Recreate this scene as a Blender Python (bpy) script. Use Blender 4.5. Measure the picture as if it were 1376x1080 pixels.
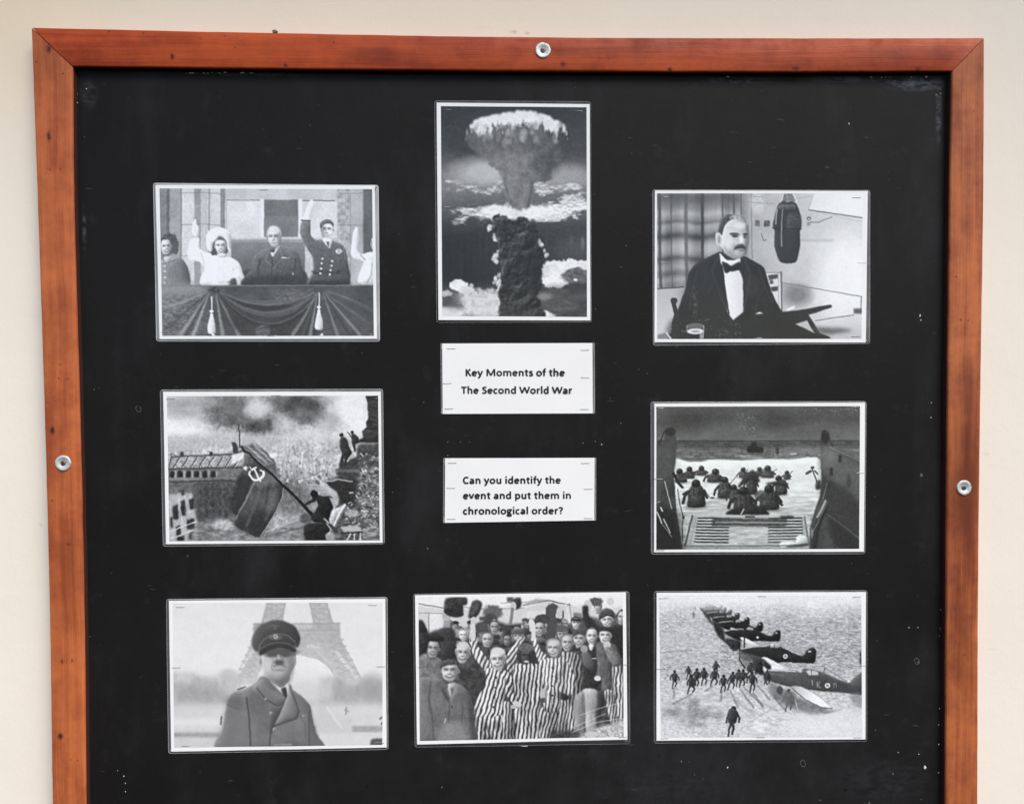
import bpy, bmesh, math, random
import numpy as np
from mathutils import Vector, Matrix

scene = bpy.context.scene
for o in list(bpy.data.objects):
    bpy.data.objects.remove(o)
COL = scene.collection
Z0 = 1.5                       # height of the board's middle above the ground, metres

# ------------------------------------------------------------------ camera
cam_d = bpy.data.cameras.new("camera")
cam = bpy.data.objects.new("camera", cam_d)
COL.objects.link(cam)
cam_d.sensor_fit = 'HORIZONTAL'
cam_d.sensor_width = 36.0
cam_d.lens = 27.47
cam_d.clip_start = 0.02
cam_d.clip_end = 500
cam.matrix_world = (Matrix.Translation((-0.01704, -1.08277, Z0 + 0.01745)) @ Matrix((
    (0.99958179, 0.00661169, -0.02815188),
    (-0.02833215, 0.02897017, -0.99917867),
    (-0.00579069, 0.99955841, 0.02914537))).to_4x4())
scene.camera = cam

# ------------------------------------------------------------------ sky, sun, exposure
SUN_EL, SUN_AZ = math.radians(54), math.radians(36)   # azimuth: from straight in front of the wall towards the right
world = bpy.data.worlds.new("World")
scene.world = world
world.use_nodes = True
wn = world.node_tree
sky = wn.nodes.new('ShaderNodeTexSky')
sky.sky_type = 'NISHITA'
sky.sun_disc = False
sky.sun_elevation = SUN_EL
sky.sun_rotation = math.radians(180) - SUN_AZ
sky.air_density = 1.0
sky.dust_density = 1.5
sky.ozone_density = 1.0
bg = wn.nodes['Background']
bg.inputs[1].default_value = 0.05
wn.links.new(sky.outputs[0], bg.inputs[0])

sun_d = bpy.data.lights.new("sun", 'SUN')
sun_d.energy = 1.5
sun_d.angle = math.radians(48)
sun_d.color = (1.0, 0.965, 0.925)
sun = bpy.data.objects.new("sun", sun_d)
COL.objects.link(sun)
sdir = Vector((math.sin(SUN_AZ) * math.cos(SUN_EL), -math.cos(SUN_AZ) * math.cos(SUN_EL), math.sin(SUN_EL)))
sun.rotation_euler = sdir.to_track_quat('Z', 'Y').to_euler()

scene.view_settings.view_transform = 'Standard'
scene.view_settings.look = 'None'
scene.view_settings.gamma = 1.0
scene.view_settings.exposure = 1.74
scene.view_settings.use_curve_mapping = False

# ------------------------------------------------------------------ helpers
def tag(o, label=None, cat=None, group=None, kind=None):
    if label: o['label'] = label
    if cat: o['category'] = cat
    if group: o['group'] = group
    if kind: o['kind'] = kind
    return o

def empty(name, loc):
    o = bpy.data.objects.new(name, None)
    o.empty_display_size = 0.05
    COL.objects.link(o)
    o.location = loc
    return o

def obj(name, me, mat=None, parent=None, loc=(0, 0, 0)):
    o = bpy.data.objects.new(name, me)
    COL.objects.link(o)
    if mat is not None and not me.materials:
        me.materials.append(mat)
    o.location = loc
    if parent is not None:
        o.parent = parent
    return o

def mesh(name, verts, faces, smooth=False):
    me = bpy.data.meshes.new(name)
    me.from_pydata([tuple(v) for v in verts], [], faces)
    me.update()
    if smooth:
        me.polygons.foreach_set('use_smooth', [True] * len(me.polygons))
    return me

def B(x, z, d):
    """board millimetres (right, up, towards the viewer) to metres"""
    return (x * .001, -d * .001, z * .001)

def cr(pts, n):
    """Catmull-Rom through open polyline"""
    p = np.array(pts, float)
    p = np.vstack([2 * p[0] - p[1], p, 2 * p[-1] - p[-2]])
    out = []
    for i in range(1, len(p) - 2):
        for t in np.linspace(0, 1, n, endpoint=False):
            a, b, c, d = p[i - 1], p[i], p[i + 1], p[i + 2]
            out.append(.5 * (2 * b + (c - a) * t + (2 * a - 5 * b + 4 * c - d) * t * t + (3 * b - a - 3 * c + d) * t ** 3))
    out.append(p[-2])
    return np.array(out)

# ------------------------------------------------------------------ node helpers
def new_mat(name):
    m = bpy.data.materials.new(name)
    m.use_nodes = True
    nt = m.node_tree
    b = nt.nodes['Principled BSDF']
    return m, nt, b

def N(nt, typ, **kw):
    n = nt.nodes.new(typ)
    for k, v in kw.items():
        setattr(n, k, v)
    return n

def mth(nt, op, a, b=None, c=None, clamp=False):
    n = N(nt, 'ShaderNodeMath', operation=op, use_clamp=clamp)
    for i, v in enumerate((a, b, c)):
        if v is None: continue
        if isinstance(v, (int, float)): n.inputs[i].default_value = v
        else: nt.links.new(v, n.inputs[i])
    return n.outputs[0]

def mixc(nt, fac, a, b):
    n = N(nt, 'ShaderNodeMix', data_type='RGBA')
    for i, v in ((0, fac), (6, a), (7, b)):
        if isinstance(v, (int, float)): n.inputs[i].default_value = v
        elif isinstance(v, tuple): n.inputs[i].default_value = (*v, 1)
        else: nt.links.new(v, n.inputs[i])
    return n.outputs[2]

def ramp(nt, x, stops):
    n = N(nt, 'ShaderNodeValToRGB')
    nt.links.new(x, n.inputs[0])
    cr_ = n.color_ramp
    while len(cr_.elements) < len(stops):
        cr_.elements.new(.5)
    for e, (p_, c) in zip(cr_.elements, stops):
        e.position = p_
        e.color = (*c, 1) if isinstance(c, tuple) else (c, c, c, 1)
    return n.outputs[0]

def noise(nt, vec, scale=5., detail=3., rough=.5, dim='3D'):
    n = N(nt, 'ShaderNodeTexNoise', noise_dimensions=dim)
    n.inputs['Scale'].default_value = scale
    n.inputs['Detail'].default_value = detail
    n.inputs['Roughness'].default_value = rough
    if vec is not None: nt.links.new(vec, n.inputs['Vector'])
    return n.outputs[0]

def mapping(nt, vec, scale=(1, 1, 1), loc=(0, 0, 0)):
    n = N(nt, 'ShaderNodeMapping')
    n.inputs['Scale'].default_value = scale
    n.inputs['Location'].default_value = loc
    nt.links.new(vec, n.inputs['Vector'])
    return n.outputs[0]

def coord(nt, which='Object'):
    return N(nt, 'ShaderNodeTexCoord').outputs[which]

def spot(nt, vec, x, z, rx, rz, hard=.5):
    """0..1 mask of an elliptical mark at board millimetres x, z"""
    v = mapping(nt, vec, (1000. / rx, 0, 1000. / rz), (-x / rx, 0, -z / rz))
    ln = N(nt, 'ShaderNodeVectorMath', operation='LENGTH')
    nt.links.new(v, ln.inputs[0])
    mr = N(nt, 'ShaderNodeMapRange', interpolation_type='SMOOTHSTEP')
    nt.links.new(ln.outputs['Value'], mr.inputs[0])
    mr.inputs[1].default_value = hard
    mr.inputs[2].default_value = 1.
    mr.inputs[3].default_value = 1.
    mr.inputs[4].default_value = 0.
    return mr.outputs[0]

def bump(nt, h, strength, dist, b, coat=False):
    n = N(nt, 'ShaderNodeBump')
    n.inputs['Strength'].default_value = strength
    n.inputs['Distance'].default_value = dist
    nt.links.new(h, n.inputs['Height'])
    nt.links.new(n.outputs[0], b.inputs['Normal'])
    if coat: nt.links.new(n.outputs[0], b.inputs['Coat Normal'])
    return n.outputs[0]

# ------------------------------------------------------------------ materials
def mat_wall():
    m, nt, b = new_mat('cream_painted_plaster')
    co = coord(nt)
    n1 = noise(nt, co, 3.5, 4, .55)
    c = ramp(nt, n1, [(.3, (.79, .71, .605)), (.7, (.83, .75, .645))])
    n2 = noise(nt, co, 60, 3, .6)
    c = mixc(nt, mth(nt, 'MULTIPLY', n2, .10), c, (.60, .55, .46))
    # yellower top-left corner, and warm bounced light along the top put into the colour
    for (x, z, rx, rz, s_) in ((-760, 640, 420, 420, .75), (-60, 720, 1200, 420, .42)):
        c = mixc(nt, mth(nt, 'MULTIPLY', spot(nt, co, x, z, rx, rz, .1), s_), c, (.80, .64, .42))
    # faint dirt specks and hairline scuffs
    n3 = noise(nt, co, 210, 2, .5)
    c = mixc(nt, ramp(nt, n3, [(.735, 0.), (.78, .35)]), c, (.42, .37, .29))
    rg = noise(nt, co, 130, 3, .6)
    for (x, z, rx, rz, s_) in ((18, 497, 11, 4, .5), (38, 496, 5, 4, .6), (-12, 500, 5, 2, .35), (-306, 523, 5, 3, .3), (692, -92, 6, 6, .5), (680, -125, 4, 4, .35), (700, -110, 9, 3, .3), (706, -375, 16, 2, .2), (-640, -180, 4, 9, .2)):
        c = mixc(nt, mth(nt, 'MULTIPLY', mth(nt, 'MULTIPLY', spot(nt, co, x, z, rx, rz, .1), ramp(nt, rg, [(.45, 0.), (.6, 1.)])), s_), c, (.36, .31, .22))
    n4 = noise(nt, mapping(nt, co, (4, 1, 40)), 3.3, 2, .5)
    c = mixc(nt, ramp(nt, n4, [(.70, 0.), (.76, .13)]), c, (.5, .45, .38))
    nt.links.new(c, b.inputs['Base Color'])
    b.inputs['Roughness'].default_value = .6
    b.inputs['Specular IOR Level'].default_value = .3
    h = mth(nt, 'ADD', noise(nt, co, 28, 5, .6), mth(nt, 'MULTIPLY', noise(nt, co, 230, 2, .5), .25))
    bump(nt, h, .25, .0018, b)
    return m

def mat_wood(name, along, light, dark, knots, blots, seed):
    m, nt, b = new_mat(name)
    co = coord(nt)
    ax = (lambda l, a: (l, 1, a)) if along == 'x' else (lambda l, a: (a, 1, l))
    off = (seed * 3.1, 0, seed * 1.7)
    warp = noise(nt, mapping(nt, co, ax(3, 9), off), 2.0, 2, .5)
    wv = N(nt, 'ShaderNodeVectorMath', operation='MULTIPLY_ADD')
    cb = N(nt, 'ShaderNodeCombineXYZ')
    nt.links.new(warp, cb.inputs[0]); nt.links.new(warp, cb.inputs[2])
    nt.links.new(cb.outputs[0], wv.inputs[0])
    wv.inputs[1].default_value = ax(0, .012) if along == 'x' else (.012, 0, 0)
    nt.links.new(co, wv.inputs[2])
    grain = noise(nt, mapping(nt, wv.outputs[0], ax(2.2, 120), off), 1.0, 4, .6)
    fine = noise(nt, mapping(nt, wv.outputs[0], ax(9, 700), off), 1.0, 3, .6)
    blot = noise(nt, mapping(nt, co, ax(4.5, 16), off), 1.0, 4, .55)
    f = mth(nt, 'ADD', mth(nt, 'MULTIPLY', grain, .55), mth(nt, 'MULTIPLY', blot, .75))
    f = mth(nt, 'ADD', f, mth(nt, 'MULTIPLY', fine, .34))
    mot = noise(nt, mapping(nt, co, (1, 1, 1), off), 38, 4, .65)
    f = mth(nt, 'ADD', f, mth(nt, 'MULTIPLY_ADD', mot, .5, -.33))
    c = ramp(nt, f, [(.44, light), (.66, tuple(.6 * a + .4 * q for a, q in zip(light, dark))), (.92, dark)])
    for (x, z, rx, rz, s) in blots:
        k = mth(nt, 'MULTIPLY', spot(nt, co, x, z, rx, rz, .25), mth(nt, 'MULTIPLY_ADD', blot, 2.6, -.65, clamp=True))
        c = mixc(nt, mth(nt, 'MULTIPLY', k, s), c, tuple(v * .55 for v in dark))
    jit = N(nt, 'ShaderNodeVectorMath', operation='MULTIPLY_ADD')
    jn = N(nt, 'ShaderNodeTexNoise'); jn.inputs['Scale'].default_value = 170
    nt.links.new(co, jn.inputs['Vector'])
    nt.links.new(jn.outputs['Color'], jit.inputs[0])
    jit.inputs[1].default_value = (.004, .004, .004)
    nt.links.new(mapping(nt, co, (1, 1, 1), (-.002, -.002, -.002)), jit.inputs[2])
    for (x, z, rx, rz, s) in knots:
        k = spot(nt, jit.outputs[0], x, z, rx, rz, .15)
        c = mixc(nt, mth(nt, 'MULTIPLY', k, s), c, (.028, .010, .008))
    # tiny worm holes
    sp = noise(nt, co, 150, 1, .5)
    c = mixc(nt, ramp(nt, sp, [(.775, 0.), (.80, .75)]), c, (.05, .015, .008))
    nt.links.new(c, b.inputs['Base Color'])
    rr = ramp(nt, mot, [(.3, .36), (.7, .58)])
    nt.links.new(rr, b.inputs['Roughness'])
    b.inputs['Specular IOR Level'].default_value = .22
    bump(nt, mth(nt, 'ADD', grain, fine), .22, .0012, b)
    return m

def mat_board():
    m, nt, b = new_mat('black_painted_board')
    co = coord(nt)
    n1 = noise(nt, co, 4, 4, .6)
    c = ramp(nt, n1, [(.3, (.0068, .0060, .0058)), (.75, (.0108, .0098, .0098))])
    n2 = noise(nt, co, 26, 5, .65)
    c = mixc(nt, ramp(nt, n2, [(.60, 0.), (.80, .5)]), c, (.032, .032, .034))
    rag = noise(nt, mapping(nt, co, (50, 1, 120)), 1.0, 4, .65)
    for (x, z, rx, rz, s) in ((575, 425, 55, 13, .75), (611, 385, 6, 60, .55), (330, 428, 60, 6, .45), (480, 430, 80, 6, .35),
                              (-556, 405, 16, 26, .18), (-566, 225, 4, 40, .35), (-330, 433, 110, 5, .3), (540, -555, 100, 50, .07),
                              (230, -560, 120, 40, .05)):
        k = mth(nt, 'MULTIPLY', spot(nt, co, x, z, rx, rz, .2), ramp(nt, rag, [(.42, 0.), (.60, 1.)]))
        c = mixc(nt, mth(nt, 'MULTIPLY', k, s), c, (.13, .135, .15))
    # dusty mottling over the lower part; brighter light there put into the colour
    k = mth(nt, 'MULTIPLY', spot(nt, co, 250, -760, 1000, 620, .1), mth(nt, 'MULTIPLY_ADD', n2, 1.4, -.2, clamp=True))
    c = mixc(nt, mth(nt, 'MULTIPLY', k, .30), c, (.045, .043, .046))
    sm = noise(nt, mapping(nt, co, (7, 1, 3), (4, 0, 1)), 1, 5, .7)
    c = mixc(nt, ramp(nt, sm, [(.52, 0.), (.75, .16)]), c, (.07, .07, .075))
    # dust specks and thin scratches
    sp = noise(nt, co, 190, 2, .5)
    c = mixc(nt, ramp(nt, sp, [(.735, 0.), (.80, .5)]), c, (.22, .21, .20))
    sp2 = noise(nt, mapping(nt, co, (1, 1, 1), (3, 0, 5)), 75, 1, .5)
    c = mixc(nt, ramp(nt, sp2, [(.775, 0.), (.80, .8)]), c, (.003, .003, .003))
    sc = noise(nt, mapping(nt, co, (30, 1, 170), (1, 0, 2)), 1, 2, .5)
    c = mixc(nt, ramp(nt, sc, [(.715, 0.), (.76, .22)]), c, (.16, .16, .165))
    nt.links.new(c, b.inputs['Base Color'])
    r = ramp(nt, n2, [(.3, .50), (.8, .62)])
    nt.links.new(r, b.inputs['Roughness'])
    b.inputs['Specular IOR Level'].default_value = .14
    h = mth(nt, 'ADD', noise(nt, co, 22, 5, .55), mth(nt, 'MULTIPLY', noise(nt, co, 160, 3, .5), .3))
    bump(nt, h, .3, .0016, b)
    return m

def mat_plain(name, col, rough=.5, metal=0., bumpy=0., scale=200):
    m, nt, b = new_mat(name)
    co = coord(nt)
    n1 = noise(nt, co, scale, 3, .6)
    c = mixc(nt, n1, tuple(v * .82 for v in col), tuple(min(1, v * 1.12) for v in col))
    nt.links.new(c, b.inputs['Base Color'])
    b.inputs['Roughness'].default_value = rough
    b.inputs['Metallic'].default_value = metal
    if bumpy: bump(nt, n1, bumpy, .0006, b)
    return m

def laminate(nt, b, co):
    """clear gloss film over the sheet"""
    b.inputs['Roughness'].default_value = .5
    b.inputs['Specular IOR Level'].default_value = .2
    b.inputs['Coat Weight'].default_value = .6
    b.inputs['Coat Roughness'].default_value = .10
    b.inputs['Coat IOR'].default_value = 1.45
    h = mth(nt, 'ADD', noise(nt, co, 9, 2, .5), mth(nt, 'MULTIPLY', noise(nt, co, 260, 3, .6), .03))
    n = N(nt, 'ShaderNodeBump')
    n.inputs['Strength'].default_value = .35
    n.inputs['Distance'].default_value = .004
    nt.links.new(h, n.inputs['Height'])
    nt.links.new(n.outputs[0], b.inputs['Coat Normal'])

def mat_paper():
    m, nt, b = new_mat('white_paper_under_film')
    co = coord(nt)
    c = ramp(nt, noise(nt, co, 14, 3, .5), [(.3, (.805, .795, .775)), (.7, (.835, .825, .805))])
    nt.links.new(c, b.inputs['Base Color'])
    laminate(nt, b, co)
    return m

def mat_print():
    m, nt, b = new_mat('monochrome_print_under_film')
    a = N(nt, 'ShaderNodeVertexColor', layer_name='print')
    nt.links.new(a.outputs[0], b.inputs['Base Color'])
    laminate(nt, b, coord(nt))
    return m

def mat_film(name, lo, hi):
    m, nt, b = new_mat(name)
    co = coord(nt)
    b.inputs['Base Color'].default_value = (.80, .82, .82, 1)
    b.inputs['Roughness'].default_value = .28
    tr = N(nt, 'ShaderNodeBsdfTransparent')
    mx = N(nt, 'ShaderNodeMixShader')
    f = ramp(nt, noise(nt, co, 16, 3, .6), [(.3, lo), (.7, hi)])
    nt.links.new(f, mx.inputs[0])
    nt.links.new(tr.outputs[0], mx.inputs[1])
    nt.links.new(b.outputs[0], mx.inputs[2])
    nt.links.new(mx.outputs[0], nt.nodes['Material Output'].inputs[0])
    return m

M = {}
M['wall'] = mat_wall()
M['board'] = mat_board()
M['zinc'] = mat_plain('galvanised_steel', (.60, .61, .58), .45, .35, .6, 500)
M['screw'] = mat_plain('dull_screw_steel', (.16, .14, .125), .5, .6, .5, 900)
M['staple'] = mat_plain('staple_wire', (.55, .55, .55), .3, 1.0)
M['staple_dark'] = mat_plain('tarnished_staple_wire', (.14, .135, .13), .45, .6)
M['edge'] = mat_plain('inner_edge_paint_and_shade', (.055, .016, .010), .6, 0, .4, 60)  # dark paint on the uprights' inner faces; on the top rail, painted shade
M['chip'] = mat_plain('bare_pale_fibre', (.62, .60, .54), .8, 0, .4, 900)
M['chip_dim'] = mat_plain('greyed_fibre', (.095, .095, .095), .8, 0, .4, 900)
M['ink'] = mat_plain('black_toner', (.013, .013, .014), .4)
M['hole'] = mat_plain('dark_nail_hole', (.004, .004, .004), .8)
M['shade_eave'] = mat_plain('varnished_shade_eave', (.58, .33, .13), .5, 0, .3, 30)  # for the added, unseen eave; warm tone bounces yellow light onto the wall
M['paper'] = mat_paper()
M['print'] = mat_print()
M['film_bright'] = mat_film('milky_film_edge', .30, .50)
M['film_mid'] = mat_film('greyed_film_edge', .10, .20)
M['film_dim'] = mat_film('clear_film_edge', .03, .08)
M['rim_bright'] = mat_film('milky_film_rim', .55, .75)
M['rim_mid'] = mat_film('greyed_film_rim', .22, .34)
M['rim_dim'] = mat_film('clear_film_rim', .12, .22)

# ------------------------------------------------------------------ wall
WALL_D = -12.0
def make_wall():
    bm = bmesh.new()
    vs = [bm.verts.new(v) for v in ((-3, 0, -1.5), (3, 0, -1.5), (3, 0, 1.6), (-3, 0, 1.6), (-3, .2, -1.5), (3, .2, -1.5), (3, .2, 1.6), (-3, .2, 1.6))]
    for f in ((0, 1, 2, 3), (5, 4, 7, 6), (1, 5, 6, 2), (4, 0, 3, 7), (3, 2, 6, 7), (4, 5, 1, 0)):
        bm.faces.new([vs[i] for i in f])
    me = bpy.data.meshes.new('wall'); bm.to_mesh(me); bm.free()
    o = obj('wall', me, M['wall'], None, (0, -WALL_D * .001, Z0))
    return tag(o, 'cream painted plaster wall behind the framed black notice board', 'wall', None, 'structure')
make_wall()

def make_shade_eave():
    # unseen boarded eave, added to shade the upper part of the wall
    h, d = 1.30, .49
    for i in range(8):
        y1 = WALL_D * -.001 - i * d / 8; y0 = y1 - d / 8 + .004
        v = [(x, y, z) for z in (h, h + .03) for x, y in ((-3, y0), (3, y0), (3, y1), (-3, y1))]
        me = mesh('shade_eave_board', v, [(3, 2, 1, 0), (4, 5, 6, 7), (0, 1, 5, 4), (1, 2, 6, 5), (2, 3, 7, 6), (3, 0, 4, 7)])
        if i == 0:
            root = empty('added_eave_for_shade', (0, 0, Z0)); tag(root, 'unseen boarded eave added above the wall to shade its upper part', 'eave', None, 'structure')
        obj('shade_eave_board', me, M['shade_eave'], root)
make_shade_eave()

# ------------------------------------------------------------------ notice board
board = empty('notice_board', (0, 0, Z0))
tag(board, 'black notice board in a wide orange-brown stained wooden frame', 'notice board')

def make_backing():
    v = [B(x, z, d) for d in (0, -11) for x, z in ((-590, -665), (640, -665), (640, 455), (-590, 455))]
    me = mesh('backing_board', v, [(0, 1, 2, 3), (7, 6, 5, 4), (0, 4, 5, 1), (1, 5, 6, 2), (2, 6, 7, 3), (3, 7, 4, 0)])
    return obj('backing_board', me, M['board'], board)
backing = make_backing()
tag(backing, 'matt black painted backing panel with scuffs and chips')

FRONT = 12.0
def frame_piece(name, outer, inner, mat, ends, label=None):
    """one length of moulding swept between its outer and inner front edges; ends = mitre gap at start, end"""
    O, I = cr(outer, 14), cr(inner, 14)
    O[0] += (O[1] - O[0]) / np.linalg.norm(O[1] - O[0]) * ends[0]; I[0] += (I[1] - I[0]) / np.linalg.norm(I[1] - I[0]) * ends[0]
    O[-1] += (O[-2] - O[-1]) / np.linalg.norm(O[-2] - O[-1]) * ends[1]; I[-1] += (I[-2] - I[-1]) / np.linalg.norm(I[-2] - I[-1]) * ends[1]
    rng = np.random.default_rng(len(name) + int(abs(outer[0][0])))
    prof = [(0, WALL_D + .4), (0, FRONT - 2.0), (.35, FRONT - .9), (1.0, FRONT - .3), (2.2, FRONT)]
    prof_in = [(-3.0, FRONT), (-1.6, FRONT - .4), (-.6, FRONT - 1.3), (0, FRONT - 3.2), (.3, .15)]
    verts, n = [], len(O)
    for i in range(n):
        w = np.linalg.norm(I[i] - O[i]); t = (I[i] - O[i]) / w
        j = rng.normal(0, .10, 2)
        for s, d in prof:
            q = O[i] + t * (s + j[0]); verts.append(B(q[0], q[1], d))
        for s, d in prof_in:
            q = I[i] + t * (s + j[1]); verts.append(B(q[0], q[1], d))
    k = len(prof) + len(prof_in)
    faces = []
    for i in range(n - 1):
        for a in range(k - 1):
            faces.append((i * k + a, i * k + a + 1, (i + 1) * k + a + 1, (i + 1) * k + a))
        faces.append((i * k + k - 1, i * k, (i + 1) * k, (i + 1) * k + k - 1))
    faces.append(tuple(range(k))); faces.append(tuple(range((n - 1) * k, n * k))[::-1])
    me = mesh(name, verts, faces)
    bm = bmesh.new(); bm.from_mesh(me); bmesh.ops.recalc_face_normals(bm, faces=bm.faces)
    for f in bm.faces: f.smooth = len(f.verts) == 4
    for e in bm.edges: e.smooth = e.calc_face_angle(0) < .9
    bm.to_mesh(me); bm.free()
    o = obj(name, me, mat, board)
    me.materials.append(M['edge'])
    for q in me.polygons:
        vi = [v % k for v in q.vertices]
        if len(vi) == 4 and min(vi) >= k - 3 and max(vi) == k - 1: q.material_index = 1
    if label: o['label'] = label
    return o

W_TOP = mat_wood('red_brown_stained_pine', 'x', (.52, .086, .017), (.25, .032, .008),
    [(-439, 451, 5, 6, .85), (-289, 440, 4, 4, .8), (85, 444, 6, 6, .75), (231, 438, 5, 4, .8), (404, 440, 8, 6, .8), (574, 440, 6, 5, .7),
     (-224, 471, 2.5, 2.5, .8), (-402, 475, 2, 2, .6)],
    [(-170, 455, 60, 14, .6), (-330, 465, 50, 25, .5), (560, 462, 90, 18, .4), (120, 462, 130, 10, .35)], 1)
W_LEFT = mat_wood('orange_stained_pine', 'z', (.58, .165, .054), (.29, .064, .023),
    [(-604, 345, 4.5, 10, .85), (-608, -48, 4.5, 9, .9), (-607, -466, 6, 7, .9), (-601, 460, 5, 9, .8), (-603, 301, 2, 3, .6), (-590, 302, 1.6, 3, .6),
     (-602, -363, 2.4, 6, .8), (-589, -362, 1.8, 4, .7), (-590, -203, 5, 2.5, .6), (-598, 22, 2, 2, .6), (-586, 21, 2.6, 2.6, .6), (-593, -499, 2, 2, .6), (-584, -500, 2, 2, .6)],
    [(-600, 120, 26, 120, .35), (-590, -250, 24, 110, .4), (-585, 410, 14, 60, .35), (-600, 455, 26, 45, .5), (-590, -420, 20, 60, .3), (-585, -540, 14, 60, .45)], 2)
W_RIGHT = mat_wood('mottled_stained_pine', 'z', (.57, .170, .056), (.21, .048, .021),
    [(638, 96, 1.6, 2.4, .7), (648, 95, 1.6, 2.4, .7), (634, -308, 2, 2.4, .6), (648, -374, 2.4, 2.4, .5), (653, 383, 2, 2, .5)],
    [(646, 15, 18, 60, .75), (650, -30, 8, 110, .8), (645, -110, 30, 170, .75), (640, -330, 20, 120, .5), (655, -200, 14, 120, .6), (653, 440, 22, 50, .35), (650, -400, 20, 110, .5), (650, -560, 18, 70, .4)], 3)
BOT = -640
LO = [(-623.5, 488.4), (-621, 259.5), (-618.4, -9.6), (-617.6, -282.8), (-619.9, -560), (-621, BOT - 50)]
LI = [(-571, 437.4), (-573.4, 259.5), (-571.9, -9.9), (-571.8, -283.4), (-574.8, -561), (-575, BOT)]
RO = [(666.7, 483), (668.4, 260.3), (667.5, -18.1), (667.7, -300.7), (670, -587.6), (670.5, BOT - 50)]
RI = [(621.9, 437.2), (620.6, 260.2), (620.3, -17.8), (621.4, -300.1), (623.7, -586.6), (624, BOT)]
TO = [(-623.5, 488.4), (-327.3, 484), (16, 480.4), (365.8, 481.1), (666.7, 483)]
TI = [(-571, 437.4), (-328.1, 435.7), (15.7, 434.6), (365.9, 434.9), (621.9, 437.2)]
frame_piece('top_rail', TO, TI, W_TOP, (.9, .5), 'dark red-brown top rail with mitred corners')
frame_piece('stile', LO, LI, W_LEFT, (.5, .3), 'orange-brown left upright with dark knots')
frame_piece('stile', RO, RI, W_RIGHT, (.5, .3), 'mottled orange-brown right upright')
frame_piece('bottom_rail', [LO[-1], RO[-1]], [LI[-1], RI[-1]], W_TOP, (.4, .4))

# the wood's scrap of bark proud of the top edge, and slivers of bare paint line along the rail
def lathe(prof, n=40, wob=None):
    verts, faces = [], []
    for r, d in prof:
        for a in range(n):
            t = 2 * math.pi * a / n
            rr = r * (1 + (wob(t, r) if wob else 0))
            verts.append(B(rr * math.cos(t), rr * math.sin(t), d))
    for i in range(len(prof) - 1):
        for a in range(n):
            faces.append((i * n + a, i * n + (a + 1) % n, (i + 1) * n + (a + 1) % n, (i + 1) * n + a))
    faces.append(tuple(range((len(prof) - 1) * n, len(prof) * n)))
    return mesh('lathe', verts, faces, True)

for k, (x, z, rot) in enumerate([(57.8, 462.2, .3), (-594.5, -92.3, 1.7), (644.6, -137.7, 1.2)]):
    wsh = lathe([(10.6, FRONT - .3), (10.5, FRONT + .7), (10.1, FRONT + 1.5), (9.3, FRONT + 1.8), (7.2, FRONT + 1.45), (5.2, FRONT + .8), (4.2, FRONT + .35), (3.0, FRONT + .2)],
                44, lambda t, r, k=k: .012 * math.sin(3 * t + k) + .01 * math.sin(7 * t + 2 * k))
    w = obj('cup_washer', wsh, M['zinc'], board, B(x, z, 0))
    w.rotation_euler[1] = rot
    s = obj('screw_head', lathe([(3.7, FRONT + .25), (3.6, FRONT + .6), (2.9, FRONT + .95), (1.5, FRONT + 1.1)], 24), M['screw'], w)
    # cross recess in the head
    for (hx, hz) in ((2.0, .42), (.42, 2.0)):
        dd = FRONT + (1.14 if hx > 1 else 1.16)
        obj('recess', mesh('recess', [B(-hx, -hz, dd), B(hx, -hz, dd), B(hx, hz, dd), B(-hx, hz, dd)], [(0, 1, 2, 3)]), M['hole'], w)
    notch = mesh('notch', [B(-.5, 9.0, FRONT + 1.9), B(.5, 9.0, FRONT + 1.9), B(.35, 10.4, FRONT + 1.75), B(-.4, 10.4, FRONT + 1.75)], [(0, 1, 2, 3)])
    obj('notch', notch, M['hole'], w)

# paint chips, staple scars and ring marks left on the black panel
rng = random.Random(7)
def chip_mesh(r, seed):
    q = random.Random(seed); n = 7
    ring = [(r * q.uniform(.5, 1.1) * math.cos(2 * math.pi * i / n), r * q.uniform(.6, 1.5) * math.sin(2 * math.pi * i / n)) for i in range(n)]
    v = [B(x, z, .05) for x, z in ring] + [B(x * .7, z * .7, .45) for x, z in ring]
    f = [(i, (i + 1) % n, n + (i + 1) % n, n + i) for i in range(n)] + [tuple(range(n, 2 * n))]
    return mesh('paint_chip', v, f)
BRIGHT = [(600, -540, 3.2), (587, 103, 2.0), (588, 97, 1.6), (316, -534, 1.5), (484, 369, 1.5), (604, -19, 1.1), (604, -40, 1.1), (138, -74, 1.2),
          (-536, -521, .8), (-528, -529, 1.1), (-526, -539, 1.0), (-526, -551, .9), (-559, 412, 1.0), (575, -338, .9), (588, -338, .9), (591, -520, 1.0), (-76, -88, .6),
          (561, -517, .9), (613, 411, 1.2)]
DIM = [(554, -548, 1.8), (591, -121, 3.2), (607, 409, 2.2), (-557, 6, 1.2), (-550, 9, 1.0), (-88, -554, 1.4), (-76, -69, 1.2), (-58, -69, 1.0), (-46, -69, 1.0), (112, -72, 1.6),
       (129, -70, 1.6), (-153, -138, 1.2), (-105, -217, 1.8), (449, -584, 1.4), (520, -589, 2.0), (595, -586, 1.4), (269, -543, 1.4), (250, -524, 1.6), (166, 171, 1.5), (130, 114, 1.6),
       (173, 201, 1.4), (589, -388, 2.2), (528, -484, 1.4), (-563, 348, 1.0), (150, -10, 1.0), (165, -45, 1.5), (190, 30, 1.2)]
for L, mt in ((BRIGHT, 'chip'), (DIM, 'chip_dim')):
    for i, (x, z, r) in enumerate(L):
        obj('paint_chip', chip_mesh(r * .8, i * 13 + len(L)), M[mt], backing, B(x, z, 0))
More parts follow.
